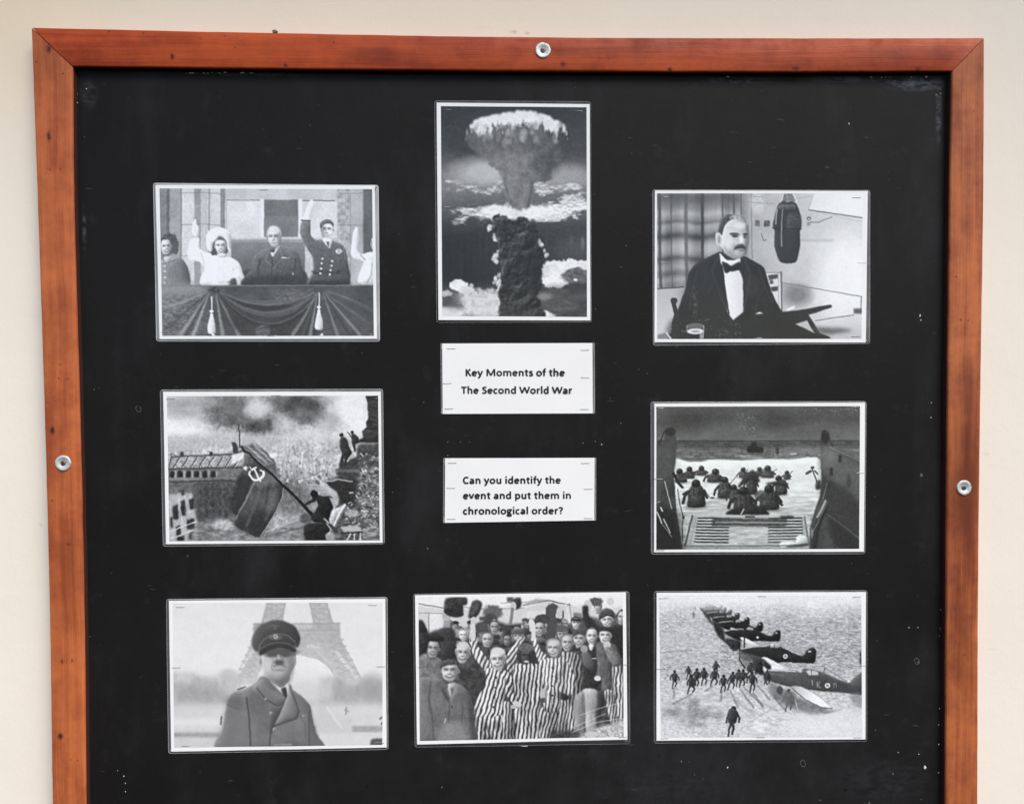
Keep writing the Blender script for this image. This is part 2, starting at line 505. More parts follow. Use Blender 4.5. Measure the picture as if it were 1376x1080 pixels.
def ring_mesh(r, w):
    n, v, f = 26, [], []
    for i in range(n):
        t = 2 * math.pi * i / n; k = 1 + .12 * math.sin(2 * t + r) + .06 * math.sin(5 * t)
        for rr in (r - w, r + w): v.append(B(rr * k * math.cos(t), rr * 1.1 * k * math.sin(t), .12))
    for i in range(n):
        if r < 3.6 and i in (5, 6, 7): continue
        a, b = i * 2, ((i + 1) % n) * 2
        f.append((a, a + 1, b + 1, b))
    return mesh('ring_mark', v, f)
for x, z, r in ((-498, -20, 3.5), (424, -530, 3.9), (587, -386, 3.7)):
    obj('ring_mark', ring_mesh(r, .32), M['chip_dim'], backing, B(x, z, 0))
# flakes of pale filler along the rail and uprights
for i in range(46):
    q = rng.random()
    if q < .40: x, z = rng.uniform(-432, -328), 434.6 + rng.uniform(-1.0, .6)
    elif q < .55: x, z = rng.uniform(250, 600), 433.4 + rng.uniform(-.8, .8)
    elif q < .65: x, z = rng.uniform(525, 552), 433.2 + rng.uniform(-.8, .8)
    elif q < .80: x, z = -571.5 + rng.uniform(-.5, 1.2), rng.uniform(375, 434)
    else: x, z = 620.2 + rng.uniform(-1.2, .2), rng.uniform(-590, -300)
    c = obj('filler_flake', chip_mesh(rng.uniform(.5, 1.1), 300 + i), M['chip' if rng.random() < .6 else 'chip_dim'], backing, B(x, z, .1))
    if q < .65: c.scale = (rng.uniform(1.5, 4.5), 1, .7)
obj('bark_scrap', chip_mesh(3.0, 77), M['screw'], board, B(-303, 485.5, 9)).scale = (1.6, 8, .8)

# ------------------------------------------------------------------ the eight monochrome prints, drawn shape by shape into tone fields
def box1(a, r, ax):
    if r < 1: return a
    p_ = [(0, 0), (0, 0)]; p_[ax] = (r + 1, r)
    c = np.cumsum(np.pad(a, p_, mode='edge'), axis=ax)
    n = a.shape[ax]
    sl = lambda s: tuple(slice(s, s + n) if k == ax else slice(None) for k in (0, 1))
    return (c[sl(2 * r + 1)] - c[sl(0)]) / (2 * r + 1)

def blur(a, r):
    r = int(round(r))
    for _ in range(2):
        a = box1(box1(a, r, 0), r, 1)
    return a

class Cv:
    K = .5
    def __init__(s, quad, base=128.):
        s.q = np.array(quad, float)
        s.x0, s.y0 = s.q.min(0) - 12
        s.x1, s.y1 = s.q.max(0) + 12
        s.W, s.H = int((s.x1 - s.x0) * s.K), int((s.y1 - s.y0) * s.K)
        s.X, s.Y = np.meshgrid(s.x0 + (np.arange(s.W) + .5) / s.K, s.y0 + (np.arange(s.H) + .5) / s.K)
        s.a = np.full((s.H, s.W), float(base))
        s.seed = 1
        s.puff = 34.
    # --- sampling for the printed sheet
    def sample(s, u, v):
        a = blur(s.a, 1) * .45 + s.a * .55
        p_ = bil(s.q, u, v)
        fx = np.clip((p_[..., 0] - s.x0) * s.K - .5, 0, s.W - 1.001); fy = np.clip((p_[..., 1] - s.y0) * s.K - .5, 0, s.H - 1.001)
        i, j = fx.astype(int), fy.astype(int); fx -= i; fy -= j
        return (a[j, i] * (1 - fx) + a[j, i + 1] * fx) * (1 - fy) + (a[j + 1, i] * (1 - fx) + a[j + 1, i + 1] * fx) * fy
    # --- fields
    def noise(s, sx, sy=None, octv=4, gain=.55, seed=None):
        sy = sy or sx
        s.seed += 1
        rg = np.random.default_rng(seed if seed is not None else s.seed * 77)
        out, amp, tot = np.zeros((s.H, s.W)), 1., 0.
        for o in range(octv):
            if sx == sy:
                an = rg.uniform(.2, 1.35); gx = ((s.X - s.x0) * math.cos(an) + (s.Y - s.y0) * math.sin(an)) / sx; gy = ((s.y1 - s.y0) + (s.x1 - s.x0) - (s.X - s.x0) * math.sin(an) + (s.Y - s.y0) * math.cos(an)) / sy
            else: gx, gy = (s.X - s.x0) / sx, (s.Y - s.y0) / sy
            i, j = gx.astype(int), gy.astype(int)
            fx, fy = gx - i, gy - j
            fx, fy = fx * fx * (3 - 2 * fx), fy * fy * (3 - 2 * fy)
            g = rg.random((j.max() + 2, i.max() + 2))
            out += amp * ((g[j, i] * (1 - fx) + g[j, i + 1] * fx) * (1 - fy) + (g[j + 1, i] * (1 - fx) + g[j + 1, i + 1] * fx) * fy)
            tot += amp; amp *= gain; sx, sy = max(sx / 2, 2.2), max(sy / 2, 2.2)
        return out / tot
    # --- masks
    def _box(s, x0, y0, x1, y1, pad):
        i0 = max(0, int((x0 - pad - s.x0) * s.K)); i1 = min(s.W, int((x1 + pad - s.x0) * s.K) + 2)
        j0 = max(0, int((y0 - pad - s.y0) * s.K)); j1 = min(s.H, int((y1 + pad - s.y0) * s.K) + 2)
        return slice(j0, max(j0, j1)), slice(i0, max(i0, i1))
    def _put(s, sl, m, tone, alpha, mode):
        if m.size == 0: return
        if callable(tone): t = tone(s.X[sl], s.Y[sl])
        elif isinstance(tone, np.ndarray): t = tone[sl]
        else: t = tone
        m = m * (alpha[sl] if isinstance(alpha, np.ndarray) else alpha)
        if mode == 'mul': s.a[sl] *= 1 - m + m * t
        elif mode == 'add': s.a[sl] += m * t
        else: s.a[sl] = s.a[sl] * (1 - m) + m * t
    def poly(s, pts, tone, soft=1.2, alpha=1., sm=True, rag=0., mode='mix', puff=None):
        p_ = np.array(pts, float)
        if sm and len(p_) > 3:
            q = np.vstack([p_[-1], p_, p_[0], p_[1]]); o = []
            for i in range(1, len(q) - 2):
                for t in (0, .25, .5, .75):
                    a, b, c, d = q[i - 1], q[i], q[i + 1], q[i + 2]
                    o.append((2 * t ** 3 - 3 * t * t + 1) * b + (t ** 3 - 2 * t * t + t) * (c - a) * .38 + (3 * t * t - 2 * t ** 3) * c + (t ** 3 - t * t) * (d - b) * .38)
            p_ = np.array(o)
        sl = s._box(*p_.min(0), *p_.max(0), soft * 3 + rag * 2 + 6)
        X, Y = s.X[sl], s.Y[sl]
        if X.size == 0: return
        if rag:
            nx = s.noise(14, octv=3)[sl] - .5; ny = s.noise(14, octv=3)[sl] - .5
            X = X + nx * rag * 3; Y = Y + ny * rag * 3
        acc = np.zeros(X.shape)
        for oy in (-.5, .5):
            ins = np.zeros(X.shape, bool); yy = Y + oy
            for k in range(len(p_)):
                (xa, ya), (xb, yb) = p_[k - 1], p_[k]
                if ya == yb: continue
                c = (ya > yy) != (yb > yy)
                ins ^= c & (X < (xb - xa) * (yy - ya) / (yb - ya) + xa)
            acc += ins
        m = acc / 2
        if puff is None: puff = s.puff if (sm and mode == 'mix' and soft < 7) else 0
        raw = m
        if soft * s.K >= .6: m = blur(m, max(1, soft * s.K))
        s._put(sl, m, tone, alpha, mode)
        if puff: s._relief(sl, raw, m, puff * alpha)
    def _relief(s, sl, raw, m, amt):
        # modelling of the drawn form: brighter towards its upper left, darker at its lower right
        for r in (3, 10):
            b = blur(np.pad(raw, 2 * r), r)
            d = np.roll(b, (r, r), (0, 1)) - np.roll(b, (-r, -r), (0, 1))
            d = d[2 * r:-2 * r, 2 * r:-2 * r]
            s.a[sl] += m * np.clip(-d, -.7, .7) * amt * np.clip(s.a[sl] / 150., .35, 1.)
    def ell(s, cx, cy, rx, ry, tone, soft=2., alpha=1., rot=0., mode='mix', rag=0.):
        r = max(rx, ry); sl = s._box(cx - r, cy - r, cx + r, cy + r, soft * 2 + rag * 3)
        X, Y = s.X[sl] - cx, s.Y[sl] - cy
        if X.size == 0: return
        if rag:
            X = X + (s.noise(16, octv=3)[sl] - .5) * rag * 3; Y = Y + (s.noise(16, octv=3)[sl] - .5) * rag * 3
        c, n = math.cos(rot), math.sin(rot)
        d = np.sqrt(((X * c + Y * n) / rx) ** 2 + ((-X * n + Y * c) / ry) ** 2)
        m = np.clip((1 - d) * min(rx, ry) / max(soft, .8) + .5, 0, 1)
        s._put(sl, m, tone, alpha, mode)
    def line(s, pts, w, tone, soft=1., alpha=1., mode='mix', w2=None):
        p_ = np.array(pts, float)
        sl = s._box(*p_.min(0), *p_.max(0), w + soft * 2 + 2)
        X, Y = s.X[sl], s.Y[sl]
        if X.size == 0: return
        best = np.full(X.shape, -1e9)
        n = len(p_) - 1
        for k in range(n):
            a, b = p_[k], p_[k + 1]; ab = b - a
            t = np.clip(((X - a[0]) * ab[0] + (Y - a[1]) * ab[1]) / (ab @ ab + 1e-9), 0, 1)
            d = np.hypot(X - a[0] - t * ab[0], Y - a[1] - t * ab[1])
            ww = w if w2 is None else w + (w2 - w) * (k + t) / n
            best = np.maximum(best, ww / 2 - d)
        s._put(sl, np.clip(best / max(soft, .8) + .5, 0, 1), tone, alpha, mode)
    def rect(s, x0, y0, x1, y1, tone, soft=1., alpha=1., mode='mix'):
        s.poly([(x0, y0), (x1, y0), (x1, y1), (x0, y1)], tone, soft, alpha, False, 0, mode)
    def grad(s, x0, y0, t0, x1, y1, t1):
        dx, dy = x1 - x0, y1 - y0; L = dx * dx + dy * dy
        t = np.clip(((s.X - x0) * dx + (s.Y - y0) * dy) / L, 0, 1)
        return t0 + (t1 - t0) * t
    def billow(s, sc, octv=4, gain=.6):
        out, tot, a = 0., 0., 1.
        for o in range(octv):
            n = s.noise(sc, octv=1); out = out + a * (1 - np.abs(2 * n - 1) ** .8); tot += a; a *= gain; sc = max(sc * .52, 4.)
        return out / tot
    def grain(s, amt, size=3., warp=2.6, mid=.11, sharp=.3):
        # uneven emulsion: edges wander slightly, tones mottle, film grain on top
        wx = (s.noise(30, octv=3, gain=.5) - .5) * 2 * warp; wy = (s.noise(30, octv=3, gain=.5) - .5) * 2 * warp
        j = np.clip(np.arange(s.H)[:, None] + wy * s.K, 0, s.H - 1.001); i = np.clip(np.arange(s.W)[None, :] + wx * s.K, 0, s.W - 1.001)
        i0, j0 = i.astype(int), j.astype(int); fx, fy = i - i0, j - j0
        a = s.a
        s.a = (a[j0, i0] * (1 - fx) + a[j0, i0 + 1] * fx) * (1 - fy) + (a[j0 + 1, i0] * (1 - fx) + a[j0 + 1, i0 + 1] * fx) * fy
        mott = s.noise(34, octv=4, gain=.75) - .5
        dk = np.clip(1.35 - s.a / 210., .35, 1.)
        s.a = s.a * (1 + mott * mid * 1.6 * dk) + (s.noise(9, octv=2, gain=.8) - .5) * 60 * mid * dk
        # crisp local contrast, as printed
        s.a = s.a + sharp * (s.a - blur(s.a, 3))
        s.a = s.a + (s.noise(size, octv=1) - .5) * amt * 1.6
        s.a = np.clip(s.a, 8, 250)
    # --- people, drawn as anonymous figures
    def face(s, x, y, w, h, tone=200, hair=60, hat=None, turn=0., smile=True, rot=0., top=.62, lightside=-1):
        """a small anonymous front or three-quarter face: w, h are half sizes; every call varies a little"""
        q = random.Random(int(x * 7 + y * 13)); rot += q.uniform(-.10, .10); turn += q.uniform(-.25, .25); tone *= q.uniform(.93, 1.04)
        c, n = math.cos(rot), math.sin(rot)
        P = lambda a, b: (x + a * w * c - b * h * n, y + a * w * n + b * h * c)
        if hair is not None: s.ell(*P(0, -.22), w * 1.10, h * .92, hair, 4, rot=rot, rag=w * .12)
        for e in (-1, 1):
            s.ell(*P(e * .97, .02), w * .15, h * .2, tone * .72, 3); s.ell(*P(e * .97, .04), w * .07, h * .1, tone * .4, 3, .7)
        L = lightside
        def sh(X, Y):
            d = ((X - x) * c + (Y - y) * n) / w; v = (-(X - x) * n + (Y - y) * c) / h
            return tone * (1.04 - .10 * d * d - .20 * np.clip(-d * L + .15, 0, 1.2) - .14 * np.clip(v - .25, 0, 1))
        jw = q.uniform(.52, .68)
        s.poly([P(-.90, -.45), P(-.5, -.86 * top / .62), P(.5, -.86 * top / .62), P(.90, -.45), P(.88, .2), P(jw, .72), P(.22, .98), P(-.22, .98), P(-jw, .72), P(-.88, .2)], sh, 2.0, puff=10)
        D = -L
        s.ell(*P(D * .72, .30), w * .26, h * .62, tone * .52, w * .3, .55, rot=rot)
        s.ell(*P(0, -.13), w * .74, h * .13, tone * .66, w * .2, .55, rot=rot)                       # brow shade
        for e in (-.40, .40):
            s.ell(*P(e + turn * .22, -.12), w * .23, h * .10, tone * .36, w * .2, .8, rot=rot)
            s.line([P(e - .24 + turn * .22, -.24), P(e + .24 + turn * .22, -.27 + .04 * e)], h * .07, tone * .45, w * .10, .6)
        s.line([P(turn * .25, -.16), P(turn * .36, .22)], w * .13, min(245, tone * 1.10), w * .10, .7)
        s.line([P(turn * .25 + D * .13, -.10), P(turn * .36 + D * .17, .24)], w * .14, tone * .62, w * .14, .65)
        s.ell(*P(turn * .36, .31), w * .19, h * .06, tone * .38, w * .14, .8, rot=rot)
        m0 = turn * .3
        if smile:
            s.line([P(m0 - .42, .50), P(m0 - .2, .60), P(m0, .63), P(m0 + .2, .60), P(m0 + .42, .50)], h * .12, tone * .38, w * .12, .8)
            s.line([P(m0 - .24, .555), P(m0, .585), P(m0 + .24, .555)], h * .045, min(225, tone * .98), w * .08, .6)
            for e in (-1, 1): s.line([P(m0 + e * .26, .28), P(m0 + e * .52, .52)], w * .08, tone * .62, w * .12, .45)
        else: s.line([P(m0 - .3, .58), P(m0, .56), P(m0 + .3, .58)], h * .07, tone * .42, w * .10, .75)
        s.ell(*P(m0, .74), w * .26, h * .05, tone * .66, w * .14, .5, rot=rot)
        s.ell(*P(L * .48, .22), w * .20, h * .15, min(244, tone * 1.12), w * .22, .55, rot=rot); s.ell(*P(L * .25, -.52), w * .42, h * .18, min(246, tone * 1.12), w * .36, .5, rot=rot)
        s.ell(*P(0, 1.06), w * .55, h * .14, tone * .40, w * .25, .55)
    def mask(s, fn):
        """run a drawing call on a blank field and return what it covered"""
        keep = s.a; s.a = np.zeros_like(keep); pf = s.puff; s.puff = 0; fn(); m = s.a; s.a = keep; s.puff = pf
        return np.clip(m, 0, 1)
    def levels(s, mul, add): s.a = np.clip((s.a - 128) * mul + 128 + add, 6, 251)
    def stripes(s, pts, ang, per, lo=80, hi=208, soft=1.4, wob=13., phase=0.):
        w = (s.noise(60, 90, 2) - .5) * wob + (s.noise(34, octv=2) - .5) * wob * .8
        c, n = math.cos(ang), math.sin(ang)
        v = np.sin(2 * math.pi * ((s.X * c + s.Y * n) + w) / per + phase)
        t = lo + (hi - lo) * np.clip(v * 1.1 + .55, 0, 1)
        t = t * (.50 + 1.0 * s.noise(38, 90, 3, .6))
        s.poly(pts, t, soft)
    def runner(s, x, y, h, tone=55, lean=0., step=.5, seed=0):
        """a figure seen from behind, feet at x, y"""
        q = random.Random(seed); w = h * .16
        yy = lambda f: y - h * f
        L = lean * h
        s.line([(x + L * .5, yy(.50)), (x - w * .5 * step, yy(.25)), (x - w * .75 * step, yy(0))], w * .62, tone, 1.2, w2=w * .42)
        s.line([(x + L * .5, yy(.50)), (x + w * .65 * step, yy(.27)), (x + w * .30 * step, yy(.05 + .06 * q.random()))], w * .62, tone * .85, 1.2, w2=w * .42)
        s.poly([(x - w * .7 + L, yy(.82)), (x + w * .7 + L, yy(.82)), (x + w * .95 + L * .7, yy(.62)), (x + w * .7 + L * .5, yy(.42)), (x - w * .7 + L * .5, yy(.42)), (x - w * .95 + L * .7, yy(.62))], tone, 1.2)
        s.line([(x - w * .7 + L, yy(.78)), (x - w * 1.35 + L, yy(.60)), (x - w * (1.1 + .5 * q.random()) + L, yy(.45))], w * .42, tone * .95, 1)
        s.line([(x + w * .7 + L, yy(.78)), (x + w * 1.35 + L, yy(.60)), (x + w * (1.0 + .6 * q.random()) + L, yy(.47))], w * .42, tone * .9, 1)
        s.ell(x + L * 1.1, yy(.91), w * .52, h * .085, tone * .75, 1.4)
        s.ell(x + L - w * .2, yy(.70), w * .35, h * .09, tone * 1.5, w * .3, .5)

def pic_balcony():
    c = Cv([(62, 57), (1290, 62), (1300, 908), (78, 908)], 176)
    st = c.noise(90, 120, 5); fi = c.noise(10, 10, 3)
    c.a = 165 + 46 * (st - .5) + 34 * (fi - .5)
    # stone pilasters on the left
    for x0, x1, t in ((50, 100, 112), (100, 122, 88), (122, 182, 138), (182, 190, 96), (190, 262, 186), (262, 300, 128), (300, 345, 172), (345, 352, 120), (352, 412, 182), (412, 440, 116)):
        c.rect(x0, 40, x1, 620, t + 34 * (st - .5) + 26 * (fi - .5), 2.2)
    for y in (84, 266, 445):
        c.line([(185, y), (300, y - 4), (415, y + 4)], 3.5, 96, 1.5, .75)
    # panelled wall with sash window
    c.rect(440, 45, 1092, 125, 172 + 30 * (st - .5), 2)
    c.rect(440, 125, 1092, 345, 192 + 40 * (st - .5) + 16 * (fi - .5), 2)
    c.line([(448, 124), (640, 126)], 5, 108, 1.5); c.line([(884, 127), (1075, 129)], 6, 90, 1.5)
    c.line([(448, 124), (448, 330)], 3, 140, 1.5)
    c.rect(642, 118, 664, 350, 205, 1.5); c.rect(862, 118, 884, 350, 208, 1.5)
    c.rect(665, 122, 860, 336, 92 + 26 * (st - .5), 1.5); c.rect(665, 222, 860, 336, 104 + 26 * (st - .5), 1.5)
    c.line([(665, 220), (860, 220)], 3, 132, 1)
    c.rect(476, 340, 1000, 352, 178, 2); c.rect(476, 352, 1000, 362, 128, 2)
    # right-hand stone
    c.rect(1088, 45, 1162, 620, 150 + 90 * (c.noise(14, 20, 4) - .5), 2)
    c.rect(1162, 45, 1240, 620, 158 + 50 * (st - .5), 2); c.rect(1238, 45, 1310, 470, 78 + 50 * (st - .5), 3)
    c.line([(1092, 88), (1290, 84)], 4, 92, 1.5, .7); c.line([(1092, 268), (1235, 270)], 3.5, 100, 1.5, .7)
    c.line([(1164, 90), (1164, 600)], 4, 104, 1.5, .6)
    # dark balcony door
    c.rect(474, 364, 900, 618, c.grad(0, 364, 112, 0, 560, 72) + 22 * (st - .5), 2)
    c.poly([(540, 530), (700, 522), (892, 530), (892, 620), (540, 620)], 38 + 60 * (c.noise(22, 8, 3) - .45), 5, .85)
    # girl on the left
    c.ell(118, 376, 52, 60, 66 + 60 * (fi - .5), 5, rag=6); c.ell(150, 400, 20, 34, 70, 5, rag=5)
    c.face(98, 393, 31, 46, 200, None, lightside=-1)
    c.poly([(70, 470), (110, 478), (165, 456), (205, 478), (228, 540), (232, 622), (60, 622)], c.grad(70, 0, 120, 230, 0, 84) + 22 * (fi - .5), 2)
    c.poly([(180, 470), (205, 480), (232, 545), (234, 622), (182, 622)], 76, 4, .8)
    c.poly([(85, 455), (130, 448), (120, 478), (105, 488)], 170, 2)
    c.line([(78, 490), (115, 482), (158, 466)], 3, 60, 1.5)
    for y in (505, 535, 570, 600): c.ell(92, y, 5, 5, 205, 2)
    # woman in the pale hat
    L = 222
    c.poly([(246, 345), (286, 340), (296, 405), (335, 428), (400, 442), (468, 455), (515, 480), (540, 545), (552, 622), (302, 622), (318, 520), (300, 485), (245, 472), (224, 440), (232, 395)],
           c.grad(300, 0, L, 560, 0, 206) + 36 * (c.noise(30, 60, 4) - .5), 2)
    c.poly([(258, 330), (249, 300), (254, 262), (264, 236), (272, 238), (275, 262), (288, 278), (290, 305), (284, 340)], 216, 1.6)
    c.line([(266, 262), (268, 310)], 3, 150, 2, .7); c.line([(248, 342), (286, 340)], 5, 150, 2, .6)
    c.line([(300, 430), (322, 500), (312, 560)], 8, 164, 5, .6); c.line([(485, 520), (510, 560), (540, 600)], 7, 158, 4, .6)
    c.line([(398, 470), (402, 600)], 4, 180, 3, .5)
    c.ell(408, 388, 58, 60, 78, 4); c.ell(372, 410, 20, 34, 62, 4)
    c.poly([(332, 380), (330, 335), (352, 298), (395, 282), (440, 290), (470, 322), (474, 372), (466, 430), (452, 400), (446, 362), (420, 335), (392, 340), (370, 368), (360, 420), (342, 412)], 214, 2)
    c.ell(372, 330, 22, 30, 236, 14, .7); c.poly([(440, 300), (470, 325), (472, 400), (455, 390), (450, 345)], 168, 6, .7)
    c.face(412, 390, 34, 50, 206, None, turn=-.1, top=.5)
    c.poly([(392, 436), (440, 432), (446, 452), (400, 456)], 190, 2)
    c.poly([(470, 580), (500, 574), (506, 618), (464, 618)], 60, 3); c.ell(505, 545, 16, 24, 232, 4); c.ell(430, 600, 34, 10, 190, 5); c.line([(455, 598), (490, 588)], 5, 70, 2)
    # man in the dark suit
    c.poly([(700, 396), (640, 418), (606, 452), (590, 520), (556, 560), (546, 622), (884, 622), (886, 548), (872, 460), (846, 414), (770, 384)], c.grad(0, 390, 92, 0, 600, 52) + 26 * (fi - .5) + 22 * (st - .5), 2)
    c.poly([(560, 575), (700, 556), (876, 560), (884, 622), (546, 622)], 34, 10, .7)
    c.line([(640, 470), (628, 540), (640, 600)], 10, 44, 6, .8); c.line([(846, 470), (838, 540), (850, 606)], 9, 44, 6, .8); c.line([(712, 455), (706, 560), (690, 612)], 6, 42, 4, .8); c.line([(690, 420), (670, 470), (704, 500)], 7, 116, 5, .6); c.line([(752, 400), (772, 450), (716, 520)], 7, 112, 5, .6)
    c.poly([(704, 420), (752, 388), (742, 410), (714, 452)], 214, 1.6); c.poly([(700, 408), (728, 404), (722, 424), (702, 424)], 62, 1.5)
    c.face(722, 338, 40, 58, 200, 150, turn=-.35, lightside=-1, smile=False, top=.72)
    c.ell(722, 296, 33, 22, 198, 14, .8); c.poly([(752, 322), (764, 332), (764, 352), (754, 366)], 130, 5, .5)
    c.line([(768, 455), (792, 458)], 6, 216, 1.5); c.line([(800, 456), (812, 456)], 4, 150, 1.5); c.ell(830, 548, 5, 8, 170, 3, .7)
    # man in the double-breasted uniform, hand raised
    U = c.grad(0, 260, 96, 0, 600, 58) + 30 * (fi - .5)
    c.poly([(880, 246), (928, 244), (934, 325), (968, 354), (1004, 350), (1060, 358), (1125, 392), (1146, 470), (1150, 622), (902, 622), (946, 540), (944, 452), (908, 398), (870, 312)], U, 2)
    c.poly([(948, 590), (1148, 590), (1150, 622), (902, 622)], 30, 8, .8)
    c.line([(946, 450), (948, 540), (915, 606)], 7, 130, 5, .5); c.poly([(950, 528), (1115, 528), (1112, 548), (950, 548)], 38 + 120 * (c.noise(12, 6, 2) - .5), 3, .6)
    c.poly([(886, 242), (900, 200), (912, 164), (932, 126), (942, 122), (956, 146), (946, 182), (934, 212), (930, 244)], 222, 1.6)
    c.line([(924, 150), (936, 182)], 3, 168, 2, .7); c.line([(880, 240), (930, 244)], 8, 50, 1.5)
    c.ell(1026, 272, 39, 38, 74, 4); c.face(1030, 296, 36, 54, 208, None, smile=False, top=.62, lightside=1); c.poly([(990, 290), (992, 256), (1018, 236), (1050, 240), (1066, 262), (1064, 276), (1046, 260), (1016, 262), (1000, 280)], 84 + 40 * (fi - .5), 2.5)
    c.poly([(1000, 345), (1056, 350), (1046, 398), (1034, 398)], 216, 1.6); c.poly([(1022, 362), (1040, 362), (1036, 402)], 58, 1.6)
    for bx, by in ((1000, 462), (1057, 475), (996, 490), (1052, 502), (993, 519), (1048, 528), (990, 547), (1045, 553)): c.ell(bx, by, 6, 6, 226, 2)
    c.ell(1096, 418, 19, 15, 178 + 150 * (c.noise(7, 7, 2) - .5), 4); c.line([(1120, 400), (1138, 470)], 4, 140, 3, .6)
    # figure at the right edge
    c.poly([(1182, 310), (1196, 280), (1210, 292), (1214, 345), (1206, 400), (1224, 436), (1310, 430), (1310, 622), (1230, 622), (1248, 490), (1184, 462), (1166, 424), (1174, 350)], 206 + 30 * (fi - .5), 2)
    c.poly([(1248, 476), (1290, 482), (1286, 560), (1256, 606), (1206, 590)], 234, 2); c.line([(1290, 484), (1284, 560), (1258, 604)], 5, 140, 2)
    c.ell(1296, 376, 14, 34, 210, 3); c.line([(1286, 355), (1290, 420)], 4, 80, 3); c.line([(1222, 440), (1250, 470)], 8, 120, 4, .7)
    # draped front of the balcony
    c.rect(40, 616, 1320, 930, c.grad(60, 0, 96, 420, 0, 58) + 36 * (c.noise(120, 80, 4) - .5), 2)
    c.poly([(60, 612), (345, 612), (320, 660), (200, 720), (60, 770)], 132, 24, .8); c.line([(60, 618), (1310, 616)], 8, 104, 4, .7)
    gr = c.noise(16, 7, 3)
    c.poly([(60, 690), (300, 680), (320, 880), (60, 905)], 84 + 130 * (gr - .5), 26, .7)
    def folds(gx, gy, ends, w, t, a=.8):
        for i, (ex, ey, sag) in enumerate(ends):
            mx, my = (gx + ex) / 2, (gy + ey) / 2 + sag
            pts = [((1 - q) ** 2 * gx + 2 * q * (1 - q) * mx + q * q * ex, (1 - q) ** 2 * gy + 2 * q * (1 - q) * my + q * q * ey) for q in np.linspace(0, 1, 9)]
            c.line(pts, w * .5, t[i % len(t)], 9, a * .9, w2=w * 2.4)
    folds(352, 650, [(90, 745, 6), (120, 850, 0), (180, 905, 0), (215, 905, 0), (255, 905, 0), (300, 905, 0)], 9, (128, 60, 138, 50, 150, 66))
    folds(385, 650, [(520, 905, 0), (470, 905, 0), (425, 905, 0)], 10, (140, 52, 132))
    c.poly([(392, 655), (560, 700), (700, 735), (880, 690), (965, 655), (960, 905), (540, 905), (440, 740)], 40 + 26 * (st - .5), 10, .9)
    folds(395, 648, [(950, 660, 130), (958, 664, 190), (965, 668, 250), (960, 690, 360)], 22, (84, 30, 78, 28), .7)
    folds(395, 648, [(950, 660, 150), (965, 668, 232), (960, 690, 340)], 5, (112, 98, 106), .6)
    c.poly([(720, 650), (900, 640), (930, 655), (800, 720), (720, 690)], 86 + 110 * (gr - .5), 16, .7)
    folds(975, 650, [(830, 900, 20), (885, 905, 0), (930, 905, 0)], 9, (118, 64, 128))
    folds(1000, 648, [(1290, 760, -30), (1280, 840, 0), (1220, 905, 0), (1160, 905, 0), (1090, 905, 0)], 8, (96, 84, 122, 40, 112), .8)
    c.poly([(1180, 640), (1310, 625), (1310, 880), (1240, 840)], 48, 26, .6)
    c.ell(374, 646, 34, 22, 52 + 120 * (gr - .5), 8, .9); c.ell(985, 646, 30, 18, 54, 8, .8)
    c.ell(655, 885, 40, 40, 96 + 120 * (gr - .5), 18, .6)
    for tx, ty0 in ((362, 684), (983, 660)):
        c.line([(tx, ty0), (tx - 1, ty0 + 96)], 7, 226, 1.2); c.ell(tx - 2, ty0 + 82, 12, 9, 214, 2); c.ell(tx - 2, ty0 + 104, 10, 10, 228, 2)
        c.poly([(tx - 12, ty0 + 114), (tx + 8, ty0 + 114), (tx + 22, ty0 + 204), (tx - 24, ty0 + 206)], c.grad(tx - 24, 0, 236, tx + 22, 0, 196), 1.8)
        for k in (-10, 0, 10): c.line([(tx + k * .4, ty0 + 130), (tx + k, ty0 + 200)], 2.4, 150, 1.5, .6)
    c.poly([(358, 890), (385, 905), (365, 912)], 230, 1.5); c.poly([(985, 905), (1002, 890), (1008, 912)], 230, 1.5)
    c.levels(1.10, 30)
    c.grain(18)
    return c

